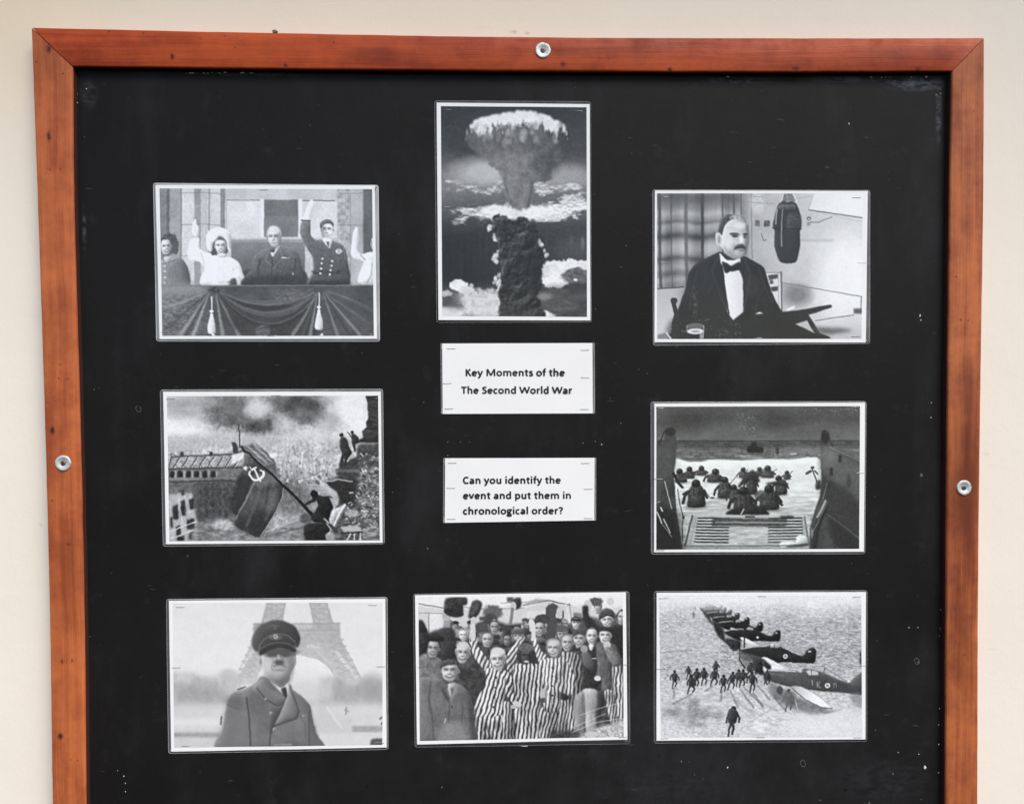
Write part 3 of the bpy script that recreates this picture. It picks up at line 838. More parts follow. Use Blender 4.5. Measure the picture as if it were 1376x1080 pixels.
def pic_cloud():
    c = Cv([(78, 45), (760, 50), (762, 1030), (85, 1025)], 60)
    st = c.noise(160, 60, 5); fi = c.noise(16, 12, 4)
    sky = np.interp(c.Y, [45, 250, 390, 480, 620, 850, 1030], [44, 62, 128, 104, 62, 40, 66])
    c.a = sky + 22 * (st - .5) + 10 * (fi - .5)
    c.ell(290, 350, 150, 60, 190, 60, .9); c.ell(640, 370, 130, 50, 168, 50, .8)
    # layered clouds
    def band(y0, y1, thr, tone, x0=60, x1=780, sx=70, sy=26, a=1.):
        n = c.noise(sx, sy, 5, .6); n2 = c.noise(22, 12, 4)
        env = np.clip(1 - np.abs((c.Y - (y0 + y1) / 2) / ((y1 - y0) / 2)) ** 2, 0, 1) * np.clip((c.X - x0) / 60, 0, 1) * np.clip((x1 - c.X) / 60, 0, 1)
        m = np.clip((n * .75 + n2 * .25 + .34 * (env - 1) - thr) / .15, 0, 1) * (env > 0) * a
        up = np.clip((n2 - np.roll(n2, -4, 0)) * 5 + .5, 0, 1)
        c.a = c.a * (1 - m) + m * (tone * (.84 + .22 * up))
    band(375, 470, .40, 186, 60, 420); band(380, 470, .36, 196, 470, 790); band(440, 530, .44, 200, 590, 790)
    band(490, 600, .28, 222, 120, 420, 80, 30); band(485, 585, .26, 226, 440, 790, 80, 30); band(505, 560, .42, 190, 60, 240)
    c.rect(60, 590, 790, 640, 62 + 26 * (st - .5), 18, .7)
    c.ell(440, 540, 190, 36, 232 + 30 * (fi - .5), 24, .9, rag=10)
    # sea haze streaks
    c.rect(60, 640, 790, 860, 46 + 22 * (c.noise(14, 160, 3) - .5) + (c.X - 400) * .05, 22, .8)
    c.ell(742, 685, 9, 30, 130, 8, .7); c.ell(688, 668, 8, 22, 104, 8, .6)
    c.ell(690, 720, 80, 60, 84, 50, .5)
    # low cloud and coast at the foot
    c.rect(60, 900, 790, 1060, 92 + 90 * (c.noise(50, 26, 4) - .5), 26, .85)
    c.ell(270, 960, 130, 62, 206 + 60 * (fi - .5), 30, .95, rag=14); c.ell(120, 1010, 80, 28, 226, 16, .9); c.ell(300, 1010, 90, 28, 214, 20, .8)
    c.poly([(60, 930), (150, 925), (180, 990), (90, 980)], 78, 14, .7)
    for x, y, rx, ry, t in ((160, 880, 42, 26, 226), (200, 905, 36, 20, 206), (225, 885, 10, 9, 190), (100, 920, 30, 14, 176)): c.ell(x, y, rx, ry, t + 40 * (fi - .5), 6, rag=7)
    for x, y, rx, ry, t in ((610, 800, 62, 32, 222), (690, 785, 70, 26, 230), (745, 792, 40, 24, 216), (610, 860, 70, 34, 236), (570, 815, 24, 30, 206)): c.ell(x, y, rx, ry, t + 36 * (fi - .5), 7, rag=8)
    c.ell(715, 838, 70, 36, 100 + 70 * (fi - .5), 14, .95, rag=8); c.rect(560, 890, 790, 1050, 74 + 80 * (c.noise(70, 30, 4) - .5), 20, .85); c.ell(560, 935, 40, 18, 150, 16, .7)
    c.ell(708, 856, 9, 7, 226, 3); c.poly([(560, 1000), (615, 1025), (600, 1040), (560, 1036)], 220, 4, 1, rag=4)
    # rising column: dark boiling smoke
    bl = c.billow(64, 5, .62); up = np.clip((bl - np.roll(np.roll(bl, -5, 0), -4, 1)) * 3.4, -1, 1)
    dark = 44 + 46 * up + 30 * (bl - .5)
    for x, y, r in ((312, 600, 16), (322, 575, 12), (335, 660, 14), (332, 752, 18), (345, 735, 12), (342, 850, 18), (352, 900, 18), (345, 875, 12), (545, 690, 14), (540, 675, 9), (572, 742, 12), (560, 720, 8), (556, 800, 12)):
        for k in range(5):
            q = random.Random(int(x + k * 31)); c.ell(x + q.uniform(-r, r) * .6, y + q.uniform(-r, r) * 1.1, r * q.uniform(.4, .7), r * q.uniform(.4, .8), q.uniform(186, 232), 6, .85, rag=5)
    c.poly([(322, 562), (352, 550), (392, 566), (420, 582), (446, 560), (470, 560), (496, 588), (520, 600), (534, 650), (532, 690), (556, 720), (556, 760), (548, 800), (548, 880), (530, 925), (545, 965), (560, 1045), (362, 1045), (352, 960), (346, 915), (362, 850), (352, 770), (346, 700), (334, 650), (316, 610)], dark, 2, rag=7)
    c.ell(505, 790, 40, 130, 30 + 30 * up, 30, .7); c.ell(430, 880, 60, 60, 40 + 40 * up, 30, .5); c.ell(440, 620, 50, 40, 62 + 50 * up, 24, .5)
    c.poly([(380, 990), (470, 985), (520, 1010), (560, 1045), (370, 1045)], 64 + 34 * (fi - .5), 14, .6)
    # stalk and cap: soft grey smoke under a bright, dripping crown
    gs = c.noise(46, 90, 5, .62); g2 = c.noise(30, octv=4, gain=.65)
    grey = np.interp(c.Y, [100, 200, 300, 420, 520], [96, 102, 112, 112, 122]) + 62 * (gs - .5) + 44 * (g2 - .5) - 34 * np.clip((c.X - 500) / 150, 0, 1)
    c.poly([(350, 350), (395, 330), (520, 330), (560, 370), (512, 400), (500, 470), (490, 512), (450, 526), (414, 520), (396, 480), (372, 430)], grey + 8, 5, rag=9, puff=8)
    cap_pts = [(196, 182), (212, 136), (255, 100), (330, 84), (400, 74), (445, 64), (500, 68), (560, 86), (620, 112), (662, 146), (686, 186), (682, 236), (660, 285), (622, 318), (594, 342), (596, 380), (556, 398), (508, 384), (440, 372), (372, 366), (340, 344), (296, 310), (262, 268), (216, 240), (200, 212)]
    c.poly(cap_pts, grey, 4, rag=9, puff=10)
    c.ell(420, 330, 50, 60, 138 + 50 * (g2 - .5), 44, .5); c.line([(506, 400), (494, 470), (486, 510)], 14, 84, 10, .7); c.line([(372, 380), (396, 470), (414, 516)], 10, 92, 8, .6); c.ell(560, 320, 70, 60, 84 + 40 * (g2 - .5), 40, .6); c.ell(480, 200, 40, 20, 84, 24, .5); c.ell(240, 215, 46, 26, 78, 26, .5)
    cm = c.mask(lambda: c.poly(cap_pts, 1., 3, rag=7))
    yb = 152 + 26 * ((c.X - 440) / 240.) ** 2 + 120 * (c.noise(24, 90, 3, .6) - .5) + 40 * (c.noise(16, octv=2) - .5)
    m = cm * np.clip((yb - c.Y) / 26., 0, 1) ** .8
    puffs = c.billow(40, 3)
    c.a = c.a * (1 - m) + m * (226 + 30 * (puffs - .55) - 16 * np.clip((c.Y - 110) / 80, 0, 1))
    for k in range(40):
        q = random.Random(k + 5); x = q.uniform(240, 650); y = q.uniform(130, 215); c.ell(x, y, q.uniform(6, 14), q.uniform(10, 26), q.choice((90, 150, 176, 200)), 9, .4, rot=q.uniform(-.4, .4))
    c.ell(482, 128, 11, 8, 88, 5, .7); c.ell(482, 128, 6, 4, 236, 3, .8)
    c.levels(1.1, 2)
    c.grain(16, mid=.14)
    return c

def pic_micro():
    c = Cv([(57, 44), (1285, 45), (1278, 910), (58, 912)], 180)
    st = c.noise(140, 140, 4); fi = c.noise(9, 9, 3)
    c.a = c.grad(600, 0, 166, 1280, 0, 214) + 24 * (st - .5) + 10 * (fi - .5)
    c.ell(1180, 540, 170, 240, 236, 120, .7)
    # check curtain
    cur = 128 + 46 * (c.noise(38, 400, 3) - .5)
    cur = cur + 40 * np.cos((c.X - 60) / 27.) * .45
    for y, h_, t in ((70, 40, -34), (165, 34, 30), (215, 16, -30), (240, 40, 22), (300, 30, -54), (370, 60, 34), (432, 22, -44), (485, 30, 20), (525, 26, -24), (560, 30, 26)):
        cur = cur + t * np.exp(-((c.Y - y - 6 * np.sin(c.X / 40.)) / h_ / .72) ** 2)
    c.poly([(40, 30), (556, 30), (556, 480), (330, 560), (230, 600), (40, 612)], cur, 2, sm=False)
    for x, w, t in ((72, 18, 54), (140, 6, 66), (228, 20, 84), (325, 18, 40), (445, 8, 52), (512, 10, 58)):
        c.line([(x, 30), (x + 3, 470), (x + 8, 600)], w, t, 6, .75)
    c.rect(40, 40, 556, 120, 84, 24, .45)
    c.rect(552, 30, 612, 600, c.grad(552, 0, 120, 612, 0, 166), 3); c.line([(556, 40), (556, 180)], 4, 70, 2)
    c.line([(616, 40), (622, 430)], 7, 120, 3, .8)
    c.poly([(40, 612), (230, 600), (210, 760), (150, 912), (40, 912)], c.grad(0, 600, 172, 0, 900, 196), 2, sm=False); c.line([(50, 612), (215, 602)], 7, 60, 2)
    # wall fittings
    c.ell(655, 100, 40, 60, 206 + 70 * (fi - .5), 24, .6)
    c.rect(642, 204, 668, 240, 92 + 90 * (fi - .5), 2); c.rect(694, 204, 728, 242, 76 + 100 * (fi - .5), 2); c.rect(630, 240, 745, 282, 170, 2, .7)
    c.line([(676, 285), (692, 326), (708, 318)], 5, 96, 2); c.line([(560, 98), (620, 96), (760, 108)], 3, 120, 2, .8); c.line([(870, 76), (975, 62)], 3, 130, 2, .8)
    c.ell(962, 194, 12, 12, 90, 3); c.ell(962, 196, 6, 6, 190, 2); c.rect(950, 215, 972, 234, 140, 2); c.line([(972, 216), (1020, 216), (1060, 198), (1100, 186)], 5, 96, 2)
    c.poly([(990, 44), (1300, 44), (1300, 188), (960, 140)], c.grad(960, 0, 214, 1285, 0, 236), 2, sm=False)
    c.line([(960, 142), (1290, 190)], 8, 120, 2); c.line([(960, 152), (1290, 212)], 9, 190, 3); c.line([(990, 44), (958, 142)], 4, 170, 2)
    c.rect(905, 320, 1110, 328, 130, 6, .5); c.rect(905, 340, 1110, 350, 222, 8, .5)
    c.line([(805, 574), (1280, 660)], 4, 84, 1.6); c.line([(806, 590), (960, 612)], 26, 150, 16, .5)
    c.ell(890, 650, 80, 60, 96, 60, .75)
    # box frame behind the shoulder
    c.poly([(700, 508), (800, 512), (806, 745), (770, 745), (720, 560)], 206, 2, sm=False); c.line([(796, 512), (800, 740)], 11, 104, 2); c.line([(700, 514), (800, 516)], 5, 92, 2)
    c.poly([(716, 530), (778, 524), (778, 548), (724, 560)], 66, 2, sm=False); c.rect(730, 560, 750, 582, 70, 2); c.poly([(732, 602), (776, 596), (778, 622), (744, 628)], 60, 2, sm=False); c.line([(780, 520), (782, 730)], 4, 150, 2)
    # microphone hung from above
    c.poly([(806, 46), (866, 46), (880, 96), (800, 96)], 120 + 90 * (fi - .5), 2, sm=False); c.line([(808, 50), (790, 110), (764, 180), (760, 235)], 7, 210, 2); c.line([(866, 50), (886, 80), (884, 135)], 8, 206, 2)
    c.rect(798, 92, 866, 112, 64, 2); c.ell(832, 98, 12, 8, 190, 2)
    c.poly([(786, 100), (878, 100), (908, 160), (918, 230), (908, 268), (908, 360), (884, 450), (830, 460), (786, 448), (756, 368), (756, 272), (744, 232), (760, 165)], 40 + 20 * (st - .5), 2)
    c.poly([(835, 170), (905, 165), (915, 230), (905, 260), (835, 262)], 66 + 70 * (c.noise(18, 6, 3) - .5), 6, .8); c.line([(744, 250), (916, 256)], 6, 22, 2)
    c.line([(772, 140), (764, 190), (762, 228)], 6, 180, 2, .9); c.line([(806, 134), (798, 220), (798, 360)], 6, 150, 2, .9); c.rect(792, 280, 804, 320, 110, 2, .7)
    c.poly([(790, 112), (874, 112), (884, 138), (780, 138)], 92 + 60 * (fi - .5), 2, .8)
    # seated man in a dinner jacket
    sk = 206
    c.line([(150, 680), (172, 760), (156, 820)], 26, 40, 3); c.ell(158, 684, 20, 18, 44, 3)
    c.poly([(430, 392), (350, 430), (290, 462), (246, 515), (226, 600), (196, 690), (168, 770), (146, 860), (160, 930), (900, 930), (1090, 912), (1085, 898), (900, 830), (800, 745), (752, 660), (716, 560), (692, 486), (640, 450), (570, 418), (520, 440)], 26 + 22 * (c.noise(60, 80, 4) - .5) + 10 * (fi - .5), 2)
    c.poly([(250, 510), (400, 500), (440, 640), (480, 760), (380, 800), (220, 760)], 40, 40, .5); c.ell(620, 600, 50, 60, 54, 40, .5)
    c.poly([(150, 800), (400, 770), (560, 800), (560, 930), (150, 930)], 36 + 190 * np.clip(c.noise(12, 10, 2) - .62, 0, 1), 20, .8); c.line([(284, 600), (282, 770)], 22, 36 + 220 * np.clip(c.noise(8, 8, 2) - .55, 0, 1), 6, .8)
    c.poly([(428, 400), (470, 440), (520, 440), (552, 428), (545, 468), (470, 520), (440, 470)], 214, 2)   # collar
    c.poly([(452, 490), (500, 510), (545, 500), (566, 550), (572, 748), (510, 798), (476, 752)], c.grad(450, 0, 232, 572, 0, 206), 2, sm=False)
    c.poly([(442, 450), (478, 462), (498, 474), (545, 452), (552, 492), (500, 502), (468, 520), (452, 494)], 22, 2)
    c.line([(440, 470), (462, 620), (484, 760)], 8, 16, 3)
    for pts, t_ in (([(428, 420), (380, 500), (430, 640), (480, 770)], 62), ([(575, 430), (610, 520), (590, 650), (570, 750)], 66), ([(300, 500), (270, 600), (250, 740)], 56), ([(660, 480), (690, 580), (740, 690)], 54), ([(250, 640), (300, 690), (290, 760)], 60), ([(700, 600), (660, 660), (640, 740)], 52), ([(400, 560), (360, 640)], 50)): c.line(pts, 10, t_, 10, .55)
    # head
    c.poly([(422, 270), (428, 222), (458, 180), (508, 166), (556, 176), (584, 206), (592, 250), (598, 300), (590, 350), (580, 404), (548, 428), (510, 430), (470, 404), (444, 372), (424, 340), (406, 312), (408, 284)], c.grad(430, 0, sk + 8, 600, 0, sk - 28), 2)
    c.poly([(420, 282), (424, 228), (444, 188), (480, 168), (530, 168), (572, 188), (590, 214), (560, 204), (520, 192), (486, 206), (462, 232), (450, 262), (442, 292)], 70 + 60 * (c.noise(14, 8, 3) - .5), 2)
    c.poly([(486, 186), (530, 172), (574, 194), (590, 216), (560, 214), (520, 200)], 176 + 60 * (fi - .5), 4, .8)
    c.line([(592, 236), (600, 300), (592, 356), (582, 404)], 16, 104, 8, .75); c.ell(502, 372, 18, 34, 150, 16, .5); c.line([(470, 250), (540, 246), (580, 252)], 4, 168, 5, .5); c.line([(498, 316), (534, 322)], 4, 150, 5, .6)
    for k in range(7): c.line([(486 + k * 12, 204 - k * 2), (470 + k * 16, 180 + abs(k - 4) * 2)], 3, (70, 210)[k % 2], 3, .6)
    c.ell(424, 318, 18, 40, 196, 3); c.ell(426, 318, 8, 22, 130, 5, .7)
    c.ell(516, 286, 28, 9, 66, 5); c.ell(520, 300, 20, 7, 60, 4); c.ell(582, 288, 14, 9, 60, 4); c.ell(580, 304, 10, 6, 56, 4); c.line([(494, 282), (548, 290)], 6, 90, 4, .7)
    c.poly([(556, 290), (572, 320), (578, 344), (556, 350), (548, 330)], 218, 3, .9); c.line([(578, 300), (584, 348)], 5, 110, 4, .7); c.ell(560, 350, 12, 5, 90, 4, .8)
    c.poly([(514, 380), (520, 358), (545, 346), (576, 352), (584, 376), (560, 372), (540, 374)], 54, 3); c.ell(560, 384, 20, 4, 92, 3, .9)
    c.poly([(446, 350), (470, 404), (510, 430), (550, 428), (520, 410), (480, 380)], 134, 8, .7); c.ell(486, 340, 26, 34, 222, 20, .5)
    c.ell(548, 236, 34, 20, 226, 14, .6); c.line([(516, 340), (508, 368), (516, 392)], 5, 140, 4, .6)
    # lectern, papers and glass
    c.poly([(640, 768), (880, 742), (1090, 706), (1100, 714), (1095, 724), (960, 768), (1030, 876), (1084, 896), (1080, 912), (560, 912), (560, 810)], 30 + 16 * (st - .5), 2, sm=False)
    c.poly([(880, 822), (950, 800), (976, 850), (1000, 880), (900, 830)], 178, 2, sm=False); c.poly([(826, 736), (880, 710), (872, 728), (830, 744)], 236, 1.6, sm=False); c.poly([(640, 764), (664, 750), (690, 760)], 226, 1.8)
    c.poly([(1000, 800), (1280, 760), (1280, 912), (1090, 912), (1084, 896), (1030, 870)], c.grad(0, 780, 206, 0, 912, 180), 3, sm=False); c.line([(1000, 802), (1230, 768)], 5, 96, 2)
    c.poly([(985, 840), (1230, 858), (1090, 884), (1030, 876)], 74, 12, .85); c.rect(1230, 730, 1282, 760, 84, 3); c.line([(1276, 660), (1272, 740)], 5, 90, 2)
    c.poly([(60, 886), (112, 872), (140, 912), (60, 912)], 120, 3, sm=False); c.line([(112, 874), (140, 912)], 8, 206, 2); c.line([(150, 820), (150, 880), (170, 912)], 12, 40, 3)
    c.ell(284, 835, 54, 18, 60, 3); c.ell(284, 835, 54, 18, 150, 3, .4); c.ell(284, 866, 48, 17, 212, 4); c.line([(234, 835), (238, 870)], 4, 170, 2); c.line([(334, 835), (330, 905)], 5, 176, 2); c.ell(285, 866, 26, 7, 150, 4); c.rect(312, 876, 328, 910, 190, 3, .8)
    c.levels(1.10, 10)
    c.grain(12, mid=.08)
    return c

def pic_flag():
    c = Cv([(62, 75), (1302, 72), (1312, 920), (78, 925)], 190)
    st = c.noise(120, 90, 5, .6); fi = c.noise(12, 12, 3); cl = c.noise(170, 120, 5, .58)
    c.a = np.interp(c.Y, [70, 220, 330], [190, 226, 206]) + 20 * (st - .5)
    c.ell(160, 140, 160, 60, 150 + 60 * (cl - .5), 60, .7); c.ell(160, 260, 140, 40, 232, 40, .8)
    # smoke
    sm_ = 98 + 130 * (cl - .5) + 60 * (c.noise(60, octv=4) - .5)
    c.ell(520, 190, 300, 80, sm_ + 40, 110, .7, rag=30); c.ell(760, 150, 320, 70, sm_ + 46, 100, .6, rag=30); c.ell(640, 270, 220, 40, sm_ + 60, 60, .6, rag=20)
    c.ell(420, 130, 130, 80, sm_, 60, .9, rag=22); c.ell(480, 210, 150, 50, sm_ - 14, 50, .85, rag=22); c.ell(620, 250, 110, 46, sm_ - 10, 40, .85, rag=18)
    c.ell(800, 110, 170, 60, sm_, 50, .9, rag=20); c.ell(880, 180, 110, 70, sm_ - 8, 46, .9, rag=20); c.ell(1010, 230, 90, 50, sm_ + 40, 50, .7, rag=18); c.ell(290, 110, 90, 40, sm_ + 40, 40, .6, rag=16)
    c.ell(590, 150, 70, 50, 214, 40, .7, rag=12); c.ell(740, 240, 60, 40, 214, 36, .6, rag=12); c.ell(1150, 130, 90, 110, 226, 60, .8)
    # hazy city plain
    city = 186 + 80 * (c.noise(13, octv=3, gain=.7) - .5) + 50 * (c.noise(12, 26, 2) - .5) + 60 * (st - .5) - (c.Y - 330) * .06
    c.rect(40, 322, 1330, 960, city, 26)
    c.poly([(60, 330), (200, 305), (480, 300), (700, 318), (760, 350), (60, 380)], 176 + 50 * (fi - .5), 16, .7)
    c.poly([(690, 500), (980, 540), (1080, 650), (900, 820), (720, 700)], 142 + 120 * (c.noise(18, 12, 4) - .5), 34, .6)
    c.poly([(740, 560), (830, 560), (860, 700), (740, 700)], 92 + 60 * (fi - .5), 26, .75)
    for i in range(900):
        # roofs and walls of the far city, larger and darker towards the viewer
        q = random.Random(i + 1000); y = 335 + 250 * q.random() ** 1.3; k = (y - 325) / 250.; x = q.uniform(60, 1090)
        w_, h_ = q.uniform(3, 9) * (.5 + 1.5 * k), q.uniform(4, 12) * (.5 + 1.6 * k); f = 1 - .75 * max(0., 1 - k * 1.5)
        t_ = 196 + (q.choice((70, 96, 130, 170, 214, 232)) - 196) * f
        c.poly([(x, y), (x + w_, y - 2), (x + w_ + 2, y + h_), (x + 1, y + h_)], t_, 2, .75, sm=False)
    for i in range(26):
        q = random.Random(i); x = q.uniform(700, 1030); y = q.uniform(350, 520); c.line([(x, y), (x + 4, y + q.uniform(20, 60))], 5, q.choice((120, 210, 226)), 3, .6)
    c.line([(840, 560), (900, 545), (980, 508)], 5, 90, 3, .7); c.line([(880, 590), (1000, 600)], 6, 200, 4, .6); c.poly([(960, 590), (1050, 585), (1066, 660), (1000, 650)], 190, 10, .7)
    # gutted long building
    bl = 96 + 70 * (c.noise(20, 26, 4) - .5)
    c.poly([(68, 500), (90, 425), (440, 412), (520, 380), (560, 350), (640, 400), (700, 470), (720, 620), (700, 760), (440, 800), (240, 930), (60, 930)], bl, 4, sm=False)
    c.poly([(70, 500), (96, 428), (430, 424), (520, 400), (515, 480), (400, 500)], 158 + 110 * (c.noise(12, 12, 3) - .5), 4, sm=False)
    for i, x in enumerate(range(96, 470, 50)):
        c.line([(x, 498), (x + 42, 430)], 6, 60, 2); c.line([(x + 6, 500), (x + 48, 432)], 4, 206, 2); c.line([(x + 30, 498), (x + 10, 470)], 4, 80, 2, .7)
    c.line([(92, 430), (440, 416)], 6, 64, 2); c.line([(70, 502), (500, 492)], 10, 70, 3); c.line([(74, 500), (92, 408), (125, 432)], 4, 66, 2)
    for x in (150, 318): c.rect(x - 10, 400, x + 10, 426, 56, 2)
    c.poly([(440, 345), (462, 342), (480, 372), (478, 408), (448, 408)], 58, 2, sm=False); c.line([(482, 240), (489, 372)], 6, 44, 1.6)
    c.poly([(440, 420), (512, 400), (516, 440), (440, 470)], 216 + 40 * (fi - .5), 3, sm=False); c.ell(684, 420, 22, 14, 226, 5); c.ell(600, 520, 40, 20, 80, 10, .6)
    c.poly([(500, 370), (560, 348), (660, 430), (690, 470), (620, 480), (540, 400)], 120 + 110 * (c.noise(30, 6, 3) - .5), 3, sm=False)
    for k in range(5): c.line([(520 + k * 16, 372 - k * 5), (630 + k * 14, 470 - k * 5)], 4, (60, 190)[k % 2], 2, .8)
    # arcade and facade windows
    c.poly([(70, 508), (500, 500), (470, 572), (74, 578)], 112 + 50 * (fi - .5), 3, sm=False)
    for x in range(92, 340, 48): c.poly([(x - 14, 548), (x - 14, 520), (x, 510), (x + 14, 520), (x + 14, 548)], 38, 2); c.rect(x + 18, 512, x + 28, 550, 176, 2, .8)
    c.line([(72, 560), (470, 554)], 6, 150, 2, .8); c.line([(72, 575), (460, 570)], 6, 44, 2)
    c.poly([(220, 585), (450, 575), (430, 720), (380, 780), (250, 810)], 84 + 50 * (fi - .5), 4, sm=False)
    for r_, y in enumerate((610, 680, 745)):
        for k in range(5): c.poly([(246 + k * 38 + 3 * math.sin(k * 5 + y), y + 4 * math.sin(k * 3.)), (266 + k * 38, y - 3), (266 + k * 38, y + 44 - 8 * (k % 2)), (246 + k * 38, y + 46)], 44 + 8 * ((k + r_) % 3), 5, .55 + .12 * ((k * 2 + r_) % 3), sm=False)
    c.poly([(74, 610), (200, 598), (240, 830), (246, 930), (70, 930)], 172 + 70 * (c.noise(16, 30, 3) - .5), 3, sm=False)
    for (x, y, w, h_) in ((92, 720, 34, 80), (140, 690, 26, 90), (190, 680, 28, 60), (112, 840, 26, 56), (175, 800, 46, 60), (80, 790, 14, 60), (190, 880, 30, 40), (120, 900, 40, 30), (140, 620, 20, 40)):
        c.poly([(x, y), (x + w, y - 10), (x + w + 6, y + h_ - 8), (x + 6, y + h_)], 46 + 50 * (fi - .5), 3, sm=False)
    c.line([(80, 870), (236, 810)], 6, 214, 2); c.line([(84, 912), (244, 850)], 5, 206, 2); c.line([(130, 680), (160, 830)], 5, 210, 3, .7)
    c.poly([(60, 605), (220, 590), (210, 640), (70, 650)], 84 + 80 * (fi - .5), 6, .8, sm=False)
    # street below
    c.poly([(240, 820), (360, 790), (460, 800), (620, 890), (860, 780), (900, 930), (240, 930)], 126 + 120 * (c.noise(30, 12, 4) - .5), 8, .9)
    c.ell(390, 830, 60, 30, 190 + 100 * (fi - .5), 14, .8, rag=8); c.line([(640, 870), (860, 790)], 10, 190, 8, .6); c.line([(640, 900), (870, 840)], 12, 90, 8, .6)
    c.poly([(700, 620), (860, 600), (900, 740), (740, 760)], 108 + 90 * (c.noise(16, 16, 3) - .5), 14, .8); c.ell(880, 790, 40, 30, 60, 14, .7)
    # the banner
    fl = 74 + 60 * (c.noise(60, 110, 4) - .5)
    c.poly([(520, 410), (545, 420), (640, 500), (742, 606), (738, 660), (706, 745), (650, 830), (612, 900), (540, 880), (450, 826), (470, 780), (420, 740), (430, 680), (480, 540), (512, 480)], fl + 2, 2)
    c.poly([(480, 545), (560, 545), (570, 590), (500, 690), (470, 760), (418, 735), (440, 650)], 48, 10, .8); c.line([(574, 580), (530, 670), (474, 770), (452, 820)], 9, 150, 6, .8)
    c.poly([(470, 790), (690, 740), (640, 830), (610, 896), (540, 878), (452, 826)], 46, 16, .75); c.ell(640, 560, 70, 40, 128, 30, .6); c.ell(660, 690, 50, 60, 104, 36, .6); c.ell(590, 630, 40, 30, 70, 24, .5)
    c.line([(744, 612), (736, 670), (700, 750), (640, 850), (612, 898)], 5, 176, 2, .8); c.poly([(520, 412), (560, 430), (600, 490), (520, 480)], 92 + 60 * (fi - .5), 6, .8)
    for k, (x0, y0, x1, y1) in enumerate(((560, 520, 470, 760), (620, 560, 530, 830), (660, 590, 590, 860), (700, 620, 640, 800), (520, 480, 440, 700))): c.line([(x0, y0), ((x0 + x1) / 2 + 10, (y0 + y1) / 2), (x1, y1)], 16, (40, 104, 46, 100, 44)[k], 12, .5)
    # emblem on the banner: star, hammer and sickle
    star = [(522 + (20 if k % 2 == 0 else 8) * math.sin(math.pi * k / 5 + .2), 496 - (20 if k % 2 == 0 else 8) * math.cos(math.pi * k / 5 + .2)) for k in range(10)]
    c.poly(star, 240, 1.2, sm=False)
    arc = [(586 + 40 * math.cos(t), 530 + 36 * math.sin(t)) for t in np.linspace(3.6, -.25, 16)]
    c.line(arc, 10, 242, 1.4, w2=15); c.line([(626, 520), (606, 508)], 8, 242, 1.4); c.line([(548, 490), (562, 506)], 6, 240, 1.4)
    c.line([(572, 496), (608, 572)], 10, 242, 1.4); c.line([(560, 504), (586, 490)], 10, 242, 1.4)
    # pole
    c.line([(505, 380), (640, 500), (780, 632), (918, 772)], 9, 30, 1.5, w2=20); c.line([(500, 372), (520, 400)], 14, 40, 2)
    # stone parapet on the right
    rk = 84 + 150 * (c.noise(26, 12, 4, .65) - .5)
    c.poly([(1232, 72), (1320, 72), (1320, 350), (1170, 348), (1212, 320), (1208, 280), (1232, 262), (1230, 225), (1246, 205), (1240, 120)], 52 + 60 * (c.noise(40, 10, 4) - .5), 2, sm=False)
    c.rect(1230, 74, 1310, 90, 36, 2); c.line([(1228, 265), (1310, 262)], 8, 30, 2); c.line([(1200, 335), (1310, 330)], 14, 38, 3); c.line([(1180, 350), (1310, 350)], 5, 160, 2, .7)
    c.poly([(1190, 355), (1320, 350), (1320, 940), (860, 940), (880, 880), (1040, 780), (1068, 690), (1064, 640), (988, 578), (1056, 540), (1050, 505), (1068, 495), (1070, 465), (1170, 440)], rk, 3, sm=False)
    c.poly([(1070, 465), (1185, 430), (1190, 560), (1070, 570)], 58 + 50 * (fi - .5), 4, sm=False); c.poly([(1050, 505), (1190, 500), (1190, 520), (1056, 520)], 120, 3, .7, sm=False)
    c.poly([(988, 578), (1190, 560), (1190, 620), (1150, 720), (1080, 700), (1064, 636)], 40 + 30 * (fi - .5), 5, sm=False); c.line([(990, 578), (1060, 562), (1150, 574)], 6, 168, 2)
    c.poly([(1180, 370), (1310, 360), (1310, 420), (1200, 440)], 74 + 70 * (fi - .5), 8, .8); c.poly([(1190, 520), (1310, 500), (1310, 900), (1230, 880), (1180, 640)], 110 + 190 * (c.noise(16, 9, 3, .7) - .5), 12, .9)
    for i in range(190):
        q = random.Random(i + 90); x, y = q.uniform(1110, 1305), q.uniform(400, 915); a = q.uniform(-1.2, 1.2); L = q.uniform(5, 22)
        if x < 1190 and y < 640: continue
        c.line([(x, y), (x + L * math.cos(a), y + L * math.sin(a))], q.uniform(3, 9), q.choice((24, 34, 50, 150, 190, 206, 220)), 2, .8)
    # carved scroll and rubble at the parapet foot
    c.poly([(1010, 760), (1060, 730), (1110, 706), (1096, 750), (1060, 820), (1020, 860), (980, 800)], 186 + 70 * (fi - .5), 4); c.line([(1106, 708), (1070, 770), (1030, 850)], 8, 236, 3)
    c.ell(1150, 760, 44, 24, 150 + 90 * (fi - .5), 8); c.poly([(1080, 840), (1190, 836), (1210, 868), (1100, 874)], 176, 3, sm=False); c.line([(1080, 878), (1220, 872)], 8, 40, 3)
    for k in range(5): c.line([(1120 + 20 * k, 920), (1140 + 14 * k, 880)], 6, (210, 60)[k % 2], 2)
    c.poly([(1220, 850), (1310, 840), (1310, 925), (1220, 925)], 126 + 170 * (c.noise(24, 7, 3) - .5), 6, .9)
    # statues
    for pts in ([(1080, 320), (1098, 314), (1118, 330), (1130, 370), (1146, 410), (1130, 440), (1112, 460), (1100, 440), (1092, 462), (1076, 462), (1084, 410), (1074, 370)],
                [(1144, 296), (1166, 296), (1186, 318), (1190, 345), (1170, 352), (1172, 392), (1160, 404), (1154, 370), (1146, 340)]):
        c.poly(pts, 46 + 40 * (fi - .5), 2)
